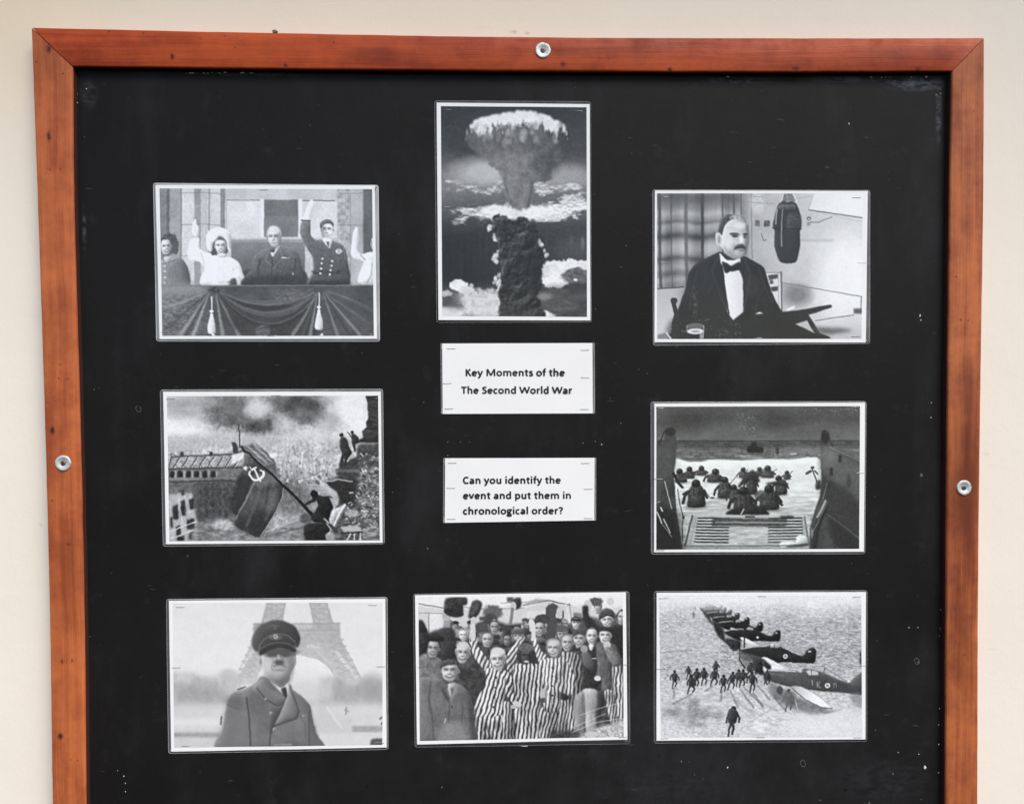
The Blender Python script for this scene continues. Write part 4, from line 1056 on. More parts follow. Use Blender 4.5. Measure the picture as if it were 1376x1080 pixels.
    c.ell(1087, 302, 12, 13, 40, 2); c.ell(1150, 286, 10, 11, 42, 2); c.line([(1120, 286), (1146, 320)], 6, 50, 2); c.line([(1120, 455), (1150, 415)], 9, 180, 3, .8)
    # soldiers with the pole
    dk = 30 + 26 * (c.noise(20, 20, 3) - .4)
    c.poly([(905, 660), (900, 640), (915, 626), (940, 630), (946, 652), (968, 660), (1010, 662), (1024, 690), (1036, 726), (1022, 760), (1012, 800), (1000, 830), (960, 815), (920, 812), (905, 780), (930, 740), (950, 705), (935, 692), (900, 706), (868, 716), (872, 700), (910, 680)], dk, 2)
    c.ell(924, 645, 22, 20, 22, 2); c.line([(1002, 662), (1030, 668)], 7, 60, 2); c.line([(940, 690), (930, 745)], 9, 140, 4, .6); c.line([(980, 795), (1060, 870)], 18, 60, 3); c.line([(984, 794), (1010, 820)], 8, 190, 2, .8)
    c.poly([(862, 850), (890, 822), (950, 815), (1000, 826), (1024, 870), (1010, 930), (880, 930)], 34 + 30 * (fi - .5), 3); c.line([(1000, 822), (1024, 858), (1010, 880)], 6, 196, 2, .8); c.poly([(990, 885), (1030, 870), (1050, 925), (1000, 925)], 190, 5, .7)
    c.poly([(240, 560), (470, 550), (440, 720), (260, 820)], 70 + 110 * (c.noise(12, 18, 3) - .5), 30, .35)
    c.levels(1.10, 8)
    c.grain(24, warp=5., mid=.16)
    return c

def pic_landing():
    c = Cv([(55, 52), (1310, 48), (1306, 927), (55, 932)], 90)
    st = c.noise(200, 80, 4); fi = c.noise(10, 8, 3)
    c.a = np.interp(c.Y, [50, 120, 200, 262], [92, 84, 98, 112]) + 34 * (st - .5)
    c.ell(240, 130, 160, 60, 66, 70, .6); c.ell(780, 130, 110, 60, 66, 60, .6); c.ell(1180, 120, 130, 50, 90, 50, .5)
    sp = np.clip(c.noise(7, 7, 2) - .64, 0, 1) * 300  # white specks of film gloss put into the print's tones
    c.poly([(520, 90), (640, 80), (690, 200), (660, 250), (590, 200)], sp, 22, 1., mode='add'); c.poly([(900, 55), (1300, 55), (1270, 100), (950, 90)], sp, 14, 1., mode='add')
    # beach bluff and surf
    c.rect(40, 260, 1330, 312, 84 + 50 * (c.noise(40, 10, 3) - .5), 3); c.rect(40, 305, 1330, 385, 116 + 80 * (c.noise(50, 9, 4) - .5), 6); c.line([(60, 261), (1310, 261)], 5, 62, 2)
    c.rect(850, 300, 1070, 370, 140, 20, .6)
    for i in range(34):
        q = random.Random(i); x, y = q.uniform(170, 1060), q.uniform(295, 372); c.line([(x, y), (x + q.uniform(-14, 14), y - q.uniform(6, 22))], q.uniform(3, 7), 66, 2, .75)
    for i in range(30):
        q = random.Random(i + 50); x, y = q.uniform(170, 1060), q.uniform(340, 384); c.line([(x, y), (x + q.uniform(30, 110), y + q.uniform(-3, 3))], q.uniform(3, 8), q.choice((84, 100, 190)), 2, .7)
    c.poly([(612, 300), (640, 286), (640, 270), (668, 268), (672, 292), (712, 305), (714, 334), (610, 332)], 46, 2, sm=False); c.rect(790, 304, 808, 345, 60, 3); c.line([(880, 342), (920, 340)], 5, 226, 2)
    # bright water
    wv = c.noise(90, 10, 4)
    c.poly([(150, 384), (250, 390), (350, 382), (520, 380), (700, 374), (870, 376), (1080, 384), (1080, 740), (1010, 740), (1000, 930), (210, 930), (150, 700)], np.interp(c.Y, [380, 560, 720, 900], [232, 228, 206, 190]) + np.interp(c.Y, [380, 560, 740], [14, 46, 110]) * (wv - .5), 4)
    c.poly([(190, 600), (500, 640), (500, 720), (200, 715)], 196 + 110 * (wv - .5), 16, .8); c.poly([(730, 650), (1020, 620), (1010, 720), (740, 720)], 198 + 110 * (wv - .5), 16, .8)
    c.ell(300, 384, 56, 7, 110, 4, .8); c.ell(580, 377, 70, 5, 110, 4, .7)
    # wading soldiers
    def wader(x, y, w, h, t=62, hx=0., pack=True, seed=0):
        tn = t + 44 * (fi - .5)
        c.ell(x, y + 2, w * 1.25, h * .09, 128, 6, .6)
        c.poly([(x - w * .86, y), (x - w * .92, y - h * .30), (x - w * .80, y - h * .56), (x - w * .42, y - h * .70), (x + w * .42, y - h * .70), (x + w * .80, y - h * .56), (x + w * .92, y - h * .30), (x + w * .86, y)], tn, 2)
        rh = w * .40 + 4; hy = y - h * .68 - rh * .55
        if pack: c.poly([(x - w * .55, y - h * .2), (x - w * .5, y - h * .6), (x + w * .5, y - h * .6), (x + w * .55, y - h * .2)], tn + 16, 5, .8)
        for e in (-.3, .3): c.line([(x + w * e, y - h * .6), (x + w * e * .8, y - h * .15)], w * .09, t * .55, 2, .7)
        c.poly([(x - w * .45, y - h * .34), (x + w * .45, y - h * .36), (x + w * .5, y - h * .12), (x - w * .5, y - h * .1)], t * 1.35 + 60 * (fi - .5), 4, .6)
        c.line([(x - w * .9, y - h * .3), (x - w * .6, y - h * .62), (x - w * .1, y - h * .64)], w * .12, t * 1.7, 3, .6)
        q_ = random.Random(int(x + y))
        if q_.random() < .5: c.line([(x + w * .5, y - h * .5), (x + w * q_.uniform(1., 1.6), y - h * q_.uniform(.6, 1.0))], 4, t * .6, 2, .9)
        c.ell(x + hx, hy, rh, rh * .92, t * .8, 2); c.ell(x + hx - rh * .35, hy - rh * .4, rh * .5, rh * .3, t * 1.7, 5, .7); c.line([(x + hx - rh, hy + rh * .35), (x + hx + rh, hy + rh * .35)], rh * .22, t * .5, 2, .7)
        c.line([(x - w * .8, y - h * .5), (x - w * 1.25, y - h * .34), (x - w * 1.4, y - h * .12)], w * .30, t, 2); c.line([(x + w * .8, y - h * .5), (x + w * 1.15, y - h * .30)], w * .28, t * .9, 2)
    for a in ((205, 515, 40, 80, 64, -8), (258, 490, 34, 66, 66, 0), (332, 474, 34, 50, 70, 0), (410, 515, 46, 74, 68, 8), (588, 488, 28, 60, 74, 0), (690, 478, 26, 52, 76, 0), (738, 486, 40, 66, 74, 2), (858, 498, 24, 52, 72, 0),
              (820, 590, 40, 130, 64, -14), (475, 612, 46, 144, 64, 0), (640, 588, 36, 160, 60, -20), (300, 668, 58, 190, 56, -2), (540, 640, 40, 120, 62, -10), (590, 690, 66, 150, 56, 0), (748, 684, 64, 160, 58, 0)):
        wader(*a)
    c.poly([(556, 540), (600, 470), (650, 440), (690, 500), (680, 518), (640, 500), (600, 520), (566, 548)], 62, 3); c.poly([(732, 520), (800, 508), (860, 520), (856, 536), (740, 530)], 60, 3)
    c.line([(340, 470), (366, 466)], 5, 60, 2); c.line([(700, 440), (724, 436)], 5, 60, 2); c.line([(350, 560), (380, 606)], 5, 50, 2); c.ell(398, 612, 14, 6, 64, 3); c.line([(220, 590), (245, 575)], 16, 60, 3)
    c.poly([(490, 716), (500, 690), (540, 672), (590, 690), (640, 656), (700, 664), (730, 690), (740, 722)], 48 + 30 * (fi - .5), 3); c.line([(574, 712), (592, 682)], 6, 216, 2); c.ell(700, 600, 44, 36, 76 + 50 * (fi - .5), 10, .7); c.line([(808, 640), (826, 656)], 16, 56, 3)
    # ramp of the craft
    c.poly([(275, 718), (972, 728), (1000, 910), (996, 935), (205, 935), (232, 905)], 176 + 50 * (wv - .5), 2, sm=False)
    c.line([(276, 722), (232, 905)], 12, 92, 3); c.line([(300, 724), (262, 900)], 5, 150, 2); c.line([(966, 728), (994, 905)], 10, 120, 3); c.line([(948, 730), (960, 850)], 5, 150, 2); c.rect(300, 718, 950, 730, 196, 3)
    for k in range(9):
        y = 736 + k * 18.5; e = k * 2.6
        c.line([(312 - e, y), (502 - e * .1, y + 4)], 9, 52, 1.6); c.line([(312 - e, y + 9), (502, y + 12)], 6, 206, 1.8, .8)
        c.line([(748 - k * 1.0, y + 4), (948 + e * .3, y)], 9, 56 if k < 6 else 90, 1.6); c.line([(748, y + 12), (948, y + 9)], 6, 202, 1.8, .8)
    c.poly([(400, 736), (860, 740), (850, 790), (395, 786)], 74 + 70 * (fi - .5), 4, .85, sm=False); c.line([(420, 762), (850, 766)], 8, 176, 3, .8); c.rect(600, 724, 662, 734, 60, 2); c.rect(820, 722, 900, 738, 66, 3)
    c.poly([(502, 798), (744, 800), (736, 906), (496, 902)], 190 + 100 * (c.noise(60, 8, 4) - .5), 4, sm=False)
    c.poly([(815, 912), (820, 886), (880, 880), (912, 884), (916, 856), (940, 842), (975, 850), (984, 880), (960, 900), (880, 918), (840, 930)], 222 + 36 * (fi - .5), 3); c.poly([(860, 908), (980, 892), (980, 908), (870, 924)], 60, 3, .8)
    c.line([(215, 912), (990, 906)], 6, 60, 2, .7); c.rect(215, 916, 1000, 940, 150 + 60 * (fi - .5), 3, .8)
    # bow sides
    lf = 78 + 40 * (c.noise(60, 120, 4) - .5) + 16 * (fi - .5)
    c.poly([(40, 295), (104, 272), (108, 210), (130, 182), (166, 180), (174, 215), (178, 260), (172, 400), (160, 470), (168, 540), (180, 700), (205, 850), (214, 940), (40, 940)], lf, 2, sm=False)
    c.poly([(40, 690), (180, 690), (210, 860), (214, 940), (40, 940)], 38, 30, .8); c.poly([(60, 290), (160, 280), (160, 460), (60, 500)], 100, 30, .6); c.ell(140, 205, 32, 26, 44, 8, .8); c.line([(104, 205), (72, 280)], 7, 52, 2)
    c.line([(106, 512), (150, 680)], 5, 196, 2); c.line([(58, 700), (90, 770)], 6, 210, 2); c.line([(100, 745), (140, 830)], 6, 190, 2); c.line([(82, 672), (92, 695)], 8, 206, 2); c.line([(60, 640), (76, 632)], 4, 190, 2); c.line([(95, 780), (150, 855)], 4, 150, 2)
    c.line([(160, 460), (190, 520), (215, 548)], 16, 50, 4); c.line([(186, 560), (200, 650), (222, 736)], 5, 40, 2); c.ell(220, 735, 9, 9, 50, 2); c.line([(218, 750), (214, 800), (218, 880)], 6, 50, 2)
    rt = 76 + 40 * (c.noise(90, 90, 4) - .5) + 14 * (fi - .5)
    c.poly([(1070, 215), (1076, 196), (1092, 194), (1100, 212), (1122, 216), (1126, 250), (1118, 296), (1180, 320), (1320, 384), (1320, 940), (1000, 940), (1000, 800), (1030, 690), (1062, 600), (1072, 480), (1064, 300)], rt, 2, sm=False)
    c.line([(1120, 300), (1310, 386)], 6, 150, 2, .8); c.line([(1118, 240), (1142, 300)], 6, 56, 2); c.ell(1094, 240, 24, 44, 44, 8, .8)
    c.poly([(1076, 300), (1200, 340), (1310, 400), (1310, 620), (1080, 470)], 112 + 30 * (st - .5), 16, .7); c.poly([(1076, 300), (1200, 340), (1110, 420), (1074, 380)], 136, 20, .5); c.rect(1178, 346, 1196, 392, 52, 3); c.rect(1124, 424, 1144, 476, 56, 3); c.ell(1240, 510, 14, 40, 66, 10, .6)
    c.poly([(1080, 480), (1310, 640), (1310, 860), (1100, 700)], 62, 20, .7); c.line([(1106, 520), (1080, 620)], 5, 150, 2, .8)
    c.poly([(1000, 820), (1040, 700), (1070, 632), (1100, 622), (1112, 650), (1090, 720), (1060, 800), (1030, 940), (1000, 940)], 66, 3); c.line([(1096, 632), (1070, 690), (1046, 730)], 14, 196, 7, .8); c.line([(1110, 640), (1040, 780), (1010, 830)], 6, 130, 4, .7); c.ell(1012, 830, 8, 30, 150, 6, .7)
    c.line([(1112, 716), (1200, 780), (1306, 864)], 7, 120, 3, .9); c.poly([(1110, 722), (1306, 870), (1306, 940), (1160, 940)], 50, 14, .7); c.line([(1100, 840), (1180, 930)], 6, 96, 4, .6)
    # man at the side holding a rifle up
    c.line([(1012, 432), (1036, 490), (1048, 540)], 8, 70, 2); c.ell(1016, 426, 12, 9, 74, 2); c.line([(980, 462), (1004, 448)], 16, 84, 2); c.line([(1030, 446), (1050, 466)], 10, 90, 2); c.poly([(1036, 510), (1062, 500), (1066, 552), (1036, 560)], 70, 3)
    c.levels(1.08, -4)
    c.grain(16, mid=.16)
    return c

def pic_cap():
    c = Cv([(75, 65), (1307, 62), (1305, 897), (83, 913)], 220)
    st = c.noise(160, 90, 4); fi = c.noise(9, 9, 3)
    c.a = np.interp(c.Y, [60, 430, 520, 640], [220, 226, 216, 200]) + 10 * (st - .5)
    # lattice tower behind
    T = 182
    lat = T + 12 * (np.clip(np.sin((c.X + c.Y) / 9.) * np.sin((c.X - c.Y) / 9.) * 2, -1, 1) * .5) + 30 * (c.noise(16, 16, 3) - .5)
    c.poly([(622, 55), (738, 55), (716, 180), (590, 185)], lat, 2.5, sm=False); c.poly([(868, 55), (978, 55), (1016, 180), (906, 190)], lat, 2.5, sm=False)
    for x0, x1 in ((632, 600), (730, 712), (876, 902), (972, 1008)): c.line([(x0, 60), (x1, 182)], 9, T - 18, 3, .9)
    c.poly([(545, 186), (1056, 182), (1056, 232), (545, 236)], T - 10 + 24 * (c.noise(18, 30, 3) - .5), 3, sm=False); c.line([(545, 188), (1056, 184)], 6, T - 34, 2, .8); c.rect(780, 190, 890, 216, 204, 4, .7); c.line([(560, 230), (1050, 228)], 7, T - 26, 3, .7)
    arch = [(445, 490), (520, 330), (548, 236), (1056, 232), (1062, 290), (1110, 390), (1182, 510), (1180, 560), (1060, 560), (1020, 480), (970, 420), (900, 380), (830, 368), (740, 366), (640, 400), (580, 470), (560, 540), (430, 540)]
    c.poly(arch, c.grad(0, 230, T - 8, 0, 520, T + 14) + 22 * (c.noise(14, 14, 3) - .5), 3, sm=False)
    for i in range(26):
        q = random.Random(i); x = q.uniform(850, 930); y = q.uniform(296, 322); c.line([(x, y), (x + 8, y + 10)], 4, 214, 2, .7)
    for k in range(12):
        t = k / 11; x, y = 1040 + t * 120, 360 + t * 150; c.poly([(x - 16, y - 8), (x, y - 20), (x + 12, y + 6), (x - 4, y + 14)], 214, 3, .75)
        x, y = 540 - t * 80, 350 + t * 140; c.poly([(x - 12, y), (x, y - 16), (x + 16, y + 4), (x, y + 16)], 210, 3, .6)
    for k in range(10):
        t = k / 9; x, y = 900 + t * 90, 330 + t * 80; c.ell(x, y, 7, 6, 206, 3, .6)
    c.line([(1060, 290), (1120, 390), (1184, 520)], 7, T - 20, 3, .7); c.line([(830, 368), (930, 392), (1000, 450), (1040, 530)], 7, T - 16, 3, .7)
    def truss(ax, ay, bx, by, cx_, cy_, dx, dy, n, t=160):
        # X-bracing between the edges a-b and c-d
        for k in range(n):
            u0, u1 = k / n, (k + 1) / n
            p0 = (ax + (bx - ax) * u0, ay + (by - ay) * u0); p1 = (ax + (bx - ax) * u1, ay + (by - ay) * u1)
            r0 = (cx_ + (dx - cx_) * u0, cy_ + (dy - cy_) * u0); r1 = (cx_ + (dx - cx_) * u1, cy_ + (dy - cy_) * u1)
            c.line([p0, r1], 5, t, 2, .7); c.line([r0, p1], 5, t, 2, .7); c.line([p1, r1], 4, t, 2, .6)
    truss(632, 60, 600, 182, 730, 60, 712, 182, 3); truss(876, 60, 902, 182, 972, 60, 1008, 182, 3)
    truss(1056, 236, 1184, 520, 980, 250, 1050, 520, 7, 162); truss(548, 240, 445, 490, 600, 300, 540, 500, 6, 166)
    for k in range(24): x = 560 + k * 21; c.line([(x, 192), (x + 10, 228)], 4, 160, 2, .5)
    # misty trees
    def trees(x0, x1, y, amp, t, a):
        xs = np.linspace(x0, x1, 24); q = np.random.default_rng(int(x0)); ys = y + np.cumsum(q.normal(0, amp, 24)) * .5
        c.poly([(x0, 665)] + [(xx, yy) for xx, yy in zip(xs, ys)] + [(x1, 665)], t + 40 * (c.noise(26, 60, 4) - .5), 12, a)
    trees(55, 460, 480, 10, 186, .8); trees(940, 1330, 510, 12, 184, .8); trees(60, 380, 540, 12, 166, .8); trees(1030, 1330, 520, 14, 164, .8)
    c.ell(400, 480, 50, 30, 182, 24, .7); c.ell(250, 580, 110, 70, 158 + 40 * (fi - .5), 50, .6); c.ell(1250, 560, 70, 80, 158, 50, .6); c.ell(860, 580, 90, 60, 206, 40, .6)
    # terrace and steps
    c.rect(50, 655, 1330, 940, 206 + 16 * (st - .5), 10); c.rect(50, 640, 1330, 672, 186, 14, .6); c.rect(50, 742, 380, 782, 224, 14, .8)
    c.rect(50, 822, 370, 856, 168, 6, .9); c.rect(50, 830, 360, 846, 150 + 60 * (fi - .5), 4, .7); c.rect(50, 858, 370, 930, 200 + 20 * (c.noise(30, 8, 3) - .5), 6)
    c.poly([(920, 660), (980, 670), (1070, 800), (1070, 840), (940, 840), (900, 760)], 196, 9, .7, sm=False); c.line([(980, 675), (1066, 800)], 14, 220, 6, .7); c.rect(1066, 740, 1128, 826, 200, 6); c.rect(1128, 786, 1330, 822, 158 + 30 * (fi - .5), 5, .9); c.rect(900, 830, 1330, 930, 212, 10, .8)
    c.line([(1092, 676), (1090, 716)], 7, 130, 3); c.line([(1080, 690), (1108, 700)], 6, 150, 3)
    c.poly([(1238, 866), (1250, 860), (1310, 858), (1310, 900), (1234, 900)], 86, 3, sm=False); c.line([(1262, 884), (1310, 882)], 4, 150, 2); c.line([(1290, 745), (1310, 728)], 7, 60, 2); c.line([(1300, 775), (1310, 760)], 10, 60, 2)
    # greatcoat
    ct = 112 + 34 * (c.noise(70, 120, 4) - .5) + 10 * (fi - .5)
    c.poly([(600, 490), (560, 530), (500, 566), (440, 585), (400, 620), (384, 680), (376, 740), (362, 810), (344, 925), (940, 925), (915, 830), (890, 720), (876, 660), (830, 610), (776, 570), (756, 536)], ct, 2)
    c.poly([(344, 925), (376, 740), (400, 625), (440, 640), (500, 740), (528, 925)], 118, 20, .6); c.line([(505, 620), (520, 720), (530, 925)], 10, 66, 5, .8); c.poly([(390, 630), (460, 600), (500, 680), (400, 660)], 92, 16, .6); c.line([(392, 660), (470, 690)], 6, 82, 4, .6); c.line([(455, 572), (498, 556)], 8, 70, 3); c.line([(360, 730), (356, 775)], 9, 84, 3)
    c.poly([(870, 690), (890, 720), (938, 925), (870, 925)], 96, 10, .6); c.line([(872, 700), (876, 925)], 7, 66, 4, .7); c.line([(640, 925), (646, 830), (664, 780)], 8, 62, 4, .8)
    c.poly([(540, 560), (600, 510), (640, 560), (720, 620), (744, 604), (726, 655), (690, 666), (640, 650), (560, 590)], 116, 3)      # lapel
    c.line([(566, 560), (620, 630), (690, 668), (722, 656)], 6, 62, 3, .9); c.poly([(640, 660), (690, 672), (740, 650), (664, 780), (640, 830)], 84, 6, .8)
    c.poly([(748, 600), (770, 580), (812, 690), (800, 740), (740, 760), (668, 784), (700, 720)], 122, 3); c.line([(812, 694), (800, 742), (730, 764), (668, 786)], 6, 58, 3, .9); c.line([(770, 585), (812, 690)], 6, 66, 3, .9); c.line([(744, 604), (690, 730), (650, 820)], 6, 66, 3, .8)
    for x, y, r in ((618, 628, 7), (650, 710, 9), (668, 805, 9), (840, 725, 6)): c.ell(x, y, r, r, 176, 3); c.ell(x + 3, y + 4, r * .6, r * .6, 60, 3, .6)
    c.line([(820, 725), (850, 780), (856, 840)], 5, 76, 3, .6); c.line([(670, 898), (770, 894)], 10, 140, 3); c.line([(665, 908), (770, 906)], 4, 54, 2)
    c.poly([(640, 515), (700, 555), (752, 530), (756, 590), (742, 606), (724, 600), (690, 570)], 224, 2); c.poly([(708, 566), (736, 556), (744, 596), (738, 622), (716, 592)], 58, 2)
    c.a = blur(c.a, 1)
    # head: generic, shaded by the cap's peak
    c.poly([(596, 370), (600, 440), (606, 490), (650, 520), (706, 560), (752, 525), (768, 470), (790, 430), (790, 350), (700, 330)], c.grad(596, 0, 190, 790, 0, 136), 2, puff=14)
    c.ell(588, 405, 10, 28, 170, 4); c.ell(588, 408, 5, 14, 110, 4, .7); c.ell(788, 400, 9, 30, 150, 4)
    c.ell(692, 352, 104, 26, 74, 18, .9); c.ell(650, 374, 26, 12, 92, 12, .75); c.ell(738, 372, 26, 12, 84, 12, .75); c.line([(628, 368), (672, 372)], 5, 70, 4, .6); c.line([(716, 371), (760, 366)], 5, 66, 4, .6)
    c.line([(692, 372), (696, 398)], 16, 190, 10, .7); c.line([(712, 372), (722, 400)], 12, 128, 10, .6); c.ell(697, 400, 24, 9, 112, 8, .7)
    c.ell(698, 414, 27, 14, 74, 9, .85); c.line([(664, 436), (682, 428), (700, 426), (718, 428), (732, 438)], 6, 98, 6, .8); c.ell(696, 446, 26, 6, 176, 8, .6); c.ell(694, 458, 30, 5, 120, 8, .6); c.ell(692, 474, 30, 12, 182, 12, .5)
    c.ell(634, 430, 20, 34, 204, 20, .6); c.line([(664, 404), (652, 436), (656, 456)], 7, 132, 8, .6); c.line([(728, 404), (742, 440)], 7, 122, 8, .5); c.ell(764, 440, 20, 60, 124, 20, .55); c.ell(742, 424, 12, 20, 164, 12, .5)
    c.poly([(612, 484), (650, 500), (694, 512), (752, 484), (756, 522), (706, 560), (650, 522)], 92, 16, .8, puff=0)
    # peaked cap
    c.poly([(536, 300), (540, 262), (570, 210), (620, 176), (680, 164), (745, 176), (796, 210), (820, 262), (816, 306), (798, 326), (786, 300), (740, 270), (676, 260), (620, 276), (580, 316), (574, 348), (546, 336)], c.grad(540, 0, 84, 820, 0, 62), 4, puff=16)
    c.ell(640, 200, 70, 20, 88, 24, .5, rot=-.2); c.poly([(578, 345), (584, 300), (630, 262), (690, 244), (750, 262), (788, 296), (794, 322), (786, 348), (740, 330), (690, 322), (640, 336), (600, 362), (586, 374)], 66, 3, puff=16)
    c.line([(580, 312), (610, 274), (660, 246), (700, 242), (750, 256), (790, 292)], 5, 116, 2, .8); c.line([(584, 338), (630, 306), (690, 294), (750, 302), (794, 326)], 5, 110, 2, .8)
    c.poly([(584, 372), (588, 344), (640, 316), (700, 308), (760, 316), (796, 336), (786, 352), (740, 334), (690, 328), (640, 340)], 54, 4, puff=10)
    c.ell(676, 264, 38, 16, 104 + 60 * (fi - .5), 5, .9); c.ell(676, 260, 13, 13, 176, 2); c.ell(676, 260, 6, 6, 90, 2); c.ell(668, 198, 30, 5, 104, 6, .7); c.ell(672, 212, 8, 12, 108, 6, .7)
    c.levels(1.02, 5)
    c.grain(6, 3., 3., .08, .3)
    return c

def pic_crowd():
    c = Cv([(55, 55), (1315, 45), (1322, 915), (65, 940)], 150)
    st = c.noise(90, 90, 4); fi = c.noise(10, 10, 3)
    # huts and sky behind
    c.a = 214 + 16 * (st - .5)
    c.rect(40, 40, 1340, 100, 222, 10); c.poly([(40, 110), (200, 128), (420, 130), (700, 126), (860, 70), (990, 105), (1100, 130), (1330, 120), (1330, 300), (40, 300)], 198, 3, sm=False)
    c.line([(60, 96), (220, 124)], 6, 100, 2); c.line([(700, 104), (860, 76), (990, 104)], 7, 92, 2); c.line([(560, 92), (720, 84), (860, 72)], 5, 150, 2); c.rect(600, 55, 640, 86, 80, 3); c.poly([(690, 100), (780, 66), (860, 74), (720, 104)], 160, 4, sm=False); c.line([(340, 116), (480, 130), (700, 120)], 9, 150, 3, .8)
    for x in range(710, 980, 13): c.line([(x, 110), (x, 150)], 3, 150, 2, .5)
    c.rect(120, 150, 200, 280, 214, 3); c.line([(120, 150), (120, 290)], 5, 120, 2); c.line([(60, 150), (210, 156)], 5, 140, 2); c.rect(720, 140, 860, 200, 206, 4); c.rect(1010, 150, 1060, 190, 120, 4); c.rect(430, 175, 470, 200, 70, 4)
    c.line([(960, 90), (990, 210)], 12, 206, 4); c.line([(985, 90), (1000, 230)], 4, 120, 2)
    # dark mass of the back rows
    c.poly([(40, 260), (120, 270), (200, 250), (300, 250), (420, 260), (520, 200), (600, 220), (700, 215), (800, 180), (900, 200), (980, 220), (1080, 170), (1180, 190), (1330, 200), (1330, 960), (40, 960)], 70 + 90 * (c.noise(36, 36, 4) - .5), 8)
    q = random.Random(3)
    for i in range(34):
        x, y = q.uniform(250, 1060), q.uniform(215, 330); r_ = q.uniform(15, 23)
        c.poly([(x - r_ * 1.7, y + r_ * 3), (x - r_ * 1.2, y + r_ * 1.3), (x + r_ * 1.2, y + r_ * 1.3), (x + r_ * 1.7, y + r_ * 3)], q.choice((40, 60, 84, 110)), 4)
        c.face(x, y, r_, r_ * 1.4, q.uniform(130, 205), q.choice((40, 60, 110)), turn=q.uniform(-.5, .5), lightside=q.choice((-1, 1)))
        if q.random() < .5: c.ell(x, y - r_ * 1.0, r_ * 1.25, r_ * .6, q.choice((40, 60, 80)), 4, rag=4)
        if q.random() < .3: c.line([(x + r_ * 1.4, y + r_ * 2), (x + r_ * q.uniform(1.2, 2.2), y - r_ * 1.5)], r_ * .8, q.choice((70, 150, 190)), 4)
    c.poly([(265, 250), (380, 245), (390, 300), (270, 300)], 170 + 160 * (c.noise(14, 14, 2) - .5), 8, .7)
    # waved hats and arms
    c.line([(226, 260), (232, 180)], 40, 150, 4, w2=34); c.ell(228, 176, 26, 24, 170, 4); c.poly([(180, 260), (240, 240), (280, 270), (280, 420), (200, 420)], 58 + 30 * (fi - .5), 5)
    c.poly([(215, 140), (222, 62), (318, 58), (330, 140), (310, 176), (250, 172)], 54 + 40 * (fi - .5), 3); c.ell(272, 150, 62, 24, 44, 4, rot=.2); c.poly([(300, 60), (352, 58), (352, 98), (310, 104)], 60, 4)
    c.poly([(362, 160), (384, 84), (420, 72), (446, 92), (430, 150), (396, 186), (366, 182)], 58 + 40 * (fi - .5), 3); c.ell(402, 130, 16, 40, 96, 8, .6, rot=.5); c.line([(392, 190), (388, 330)], 30, 190, 4, w2=40)
    c.ell(512, 150, 62, 44, 96, 14, rag=8); c.ell(500, 190, 40, 34, 70, 12); c.ell(440, 240, 40, 34, 76, 12)
    c.poly([(632, 70), (682, 56), (686, 110), (650, 132)], 56, 3); c.ell(640, 110, 18, 26, 186, 4); c.line([(634, 130), (622, 210)], 20, 120, 4); c.line([(520, 200), (540, 270)], 22, 160, 5)
    c.ell(880, 128, 40, 34, 74, 8, rag=5); c.line([(868, 150), (880, 240), (860, 330)], 60, 74, 6); c.ell(820, 190, 48, 30, 66 + 40 * (fi - .5), 5); c.ell(926, 150, 22, 36, 190, 5); c.line([(944, 140), (946, 180), (930, 196)], 8, 40, 3)
    # heads of the rows behind
    F = c.face
    F(478, 318, 34, 46, 186, 96); F(522, 240, 28, 40, 170, 50, turn=.4); F(800, 250, 32, 44, 190, 60, turn=-.3); F(672, 296, 34, 34, 190, 90, turn=-.5); c.poly([(628, 262), (660, 240), (710, 258), (700, 282), (640, 284)], 90, 5)
    F(1025, 215, 26, 38, 200, 44); c.poly([(998, 200), (1004, 184), (1048, 186), (1050, 204)], 44, 3); F(1162, 110, 24, 40, 190, 60); c.ell(1150, 82, 40, 24, 84, 8, rag=5); c.ell(1240, 80, 22, 22, 196, 5); c.ell(1098, 108, 26, 34, 190, 6)
    c.ell(940, 262, 40, 36, 84, 4); F(940, 284, 32, 34, 160, None); c.ell(938, 250, 38, 20, 88, 4); F(600, 320, 24, 34, 140, 40); F(330, 290, 28, 34, 206, 150)
    # man with cap, arm up, on the right
    c.poly([(1066, 170), (1064, 110), (1100, 110), (1110, 180), (1180, 236), (1320, 230), (1320, 420), (1180, 330), (1090, 240)], 44 + 24 * (fi - .5), 4); F(1216, 196, 38, 48, 206, 60); c.poly([(1168, 178), (1180, 136), (1216, 120), (1256, 138), (1264, 168), (1220, 160)], 76 + 30 * (fi - .5), 2.5); c.line([(1172, 186), (1218, 164), (1260, 172)], 10, 40, 3); F(1306, 180, 22, 44, 180, 40)
    # left: men in dark coats
    c.poly([(50, 430), (90, 400), (160, 420), (220, 460), (240, 560), (200, 620), (40, 640)], 112 + 60 * (c.noise(14, 20, 3) - .5), 4); F(146, 372, 40, 56, 180, 48); c.poly([(100, 318), (110, 284), (160, 272), (204, 296), (212, 322), (150, 326)], 44, 3); c.poly([(40, 250), (90, 240), (120, 300), (110, 380), (60, 420), (40, 420)], 54 + 40 * (fi - .5), 5); c.poly([(55, 200), (80, 196), (110, 262), (60, 270)], 46, 5)
    c.poly([(190, 420), (240, 330), (290, 340), (300, 470), (220, 480)], 48, 5)
    c.poly([(280, 470), (380, 470), (420, 490), (470, 560), (480, 640), (420, 720), (330, 700), (290, 600)], 62 + 50 * (c.noise(20, 20, 3) - .5), 4); F(328, 400, 42, 64, 196, 170); c.ell(326, 350, 40, 24, 196, 8, .8); c.poly([(286, 380), (300, 400), (300, 460), (330, 470), (290, 480)], 90, 8, .6)
    # prisoners in stripes
    S = c.stripes
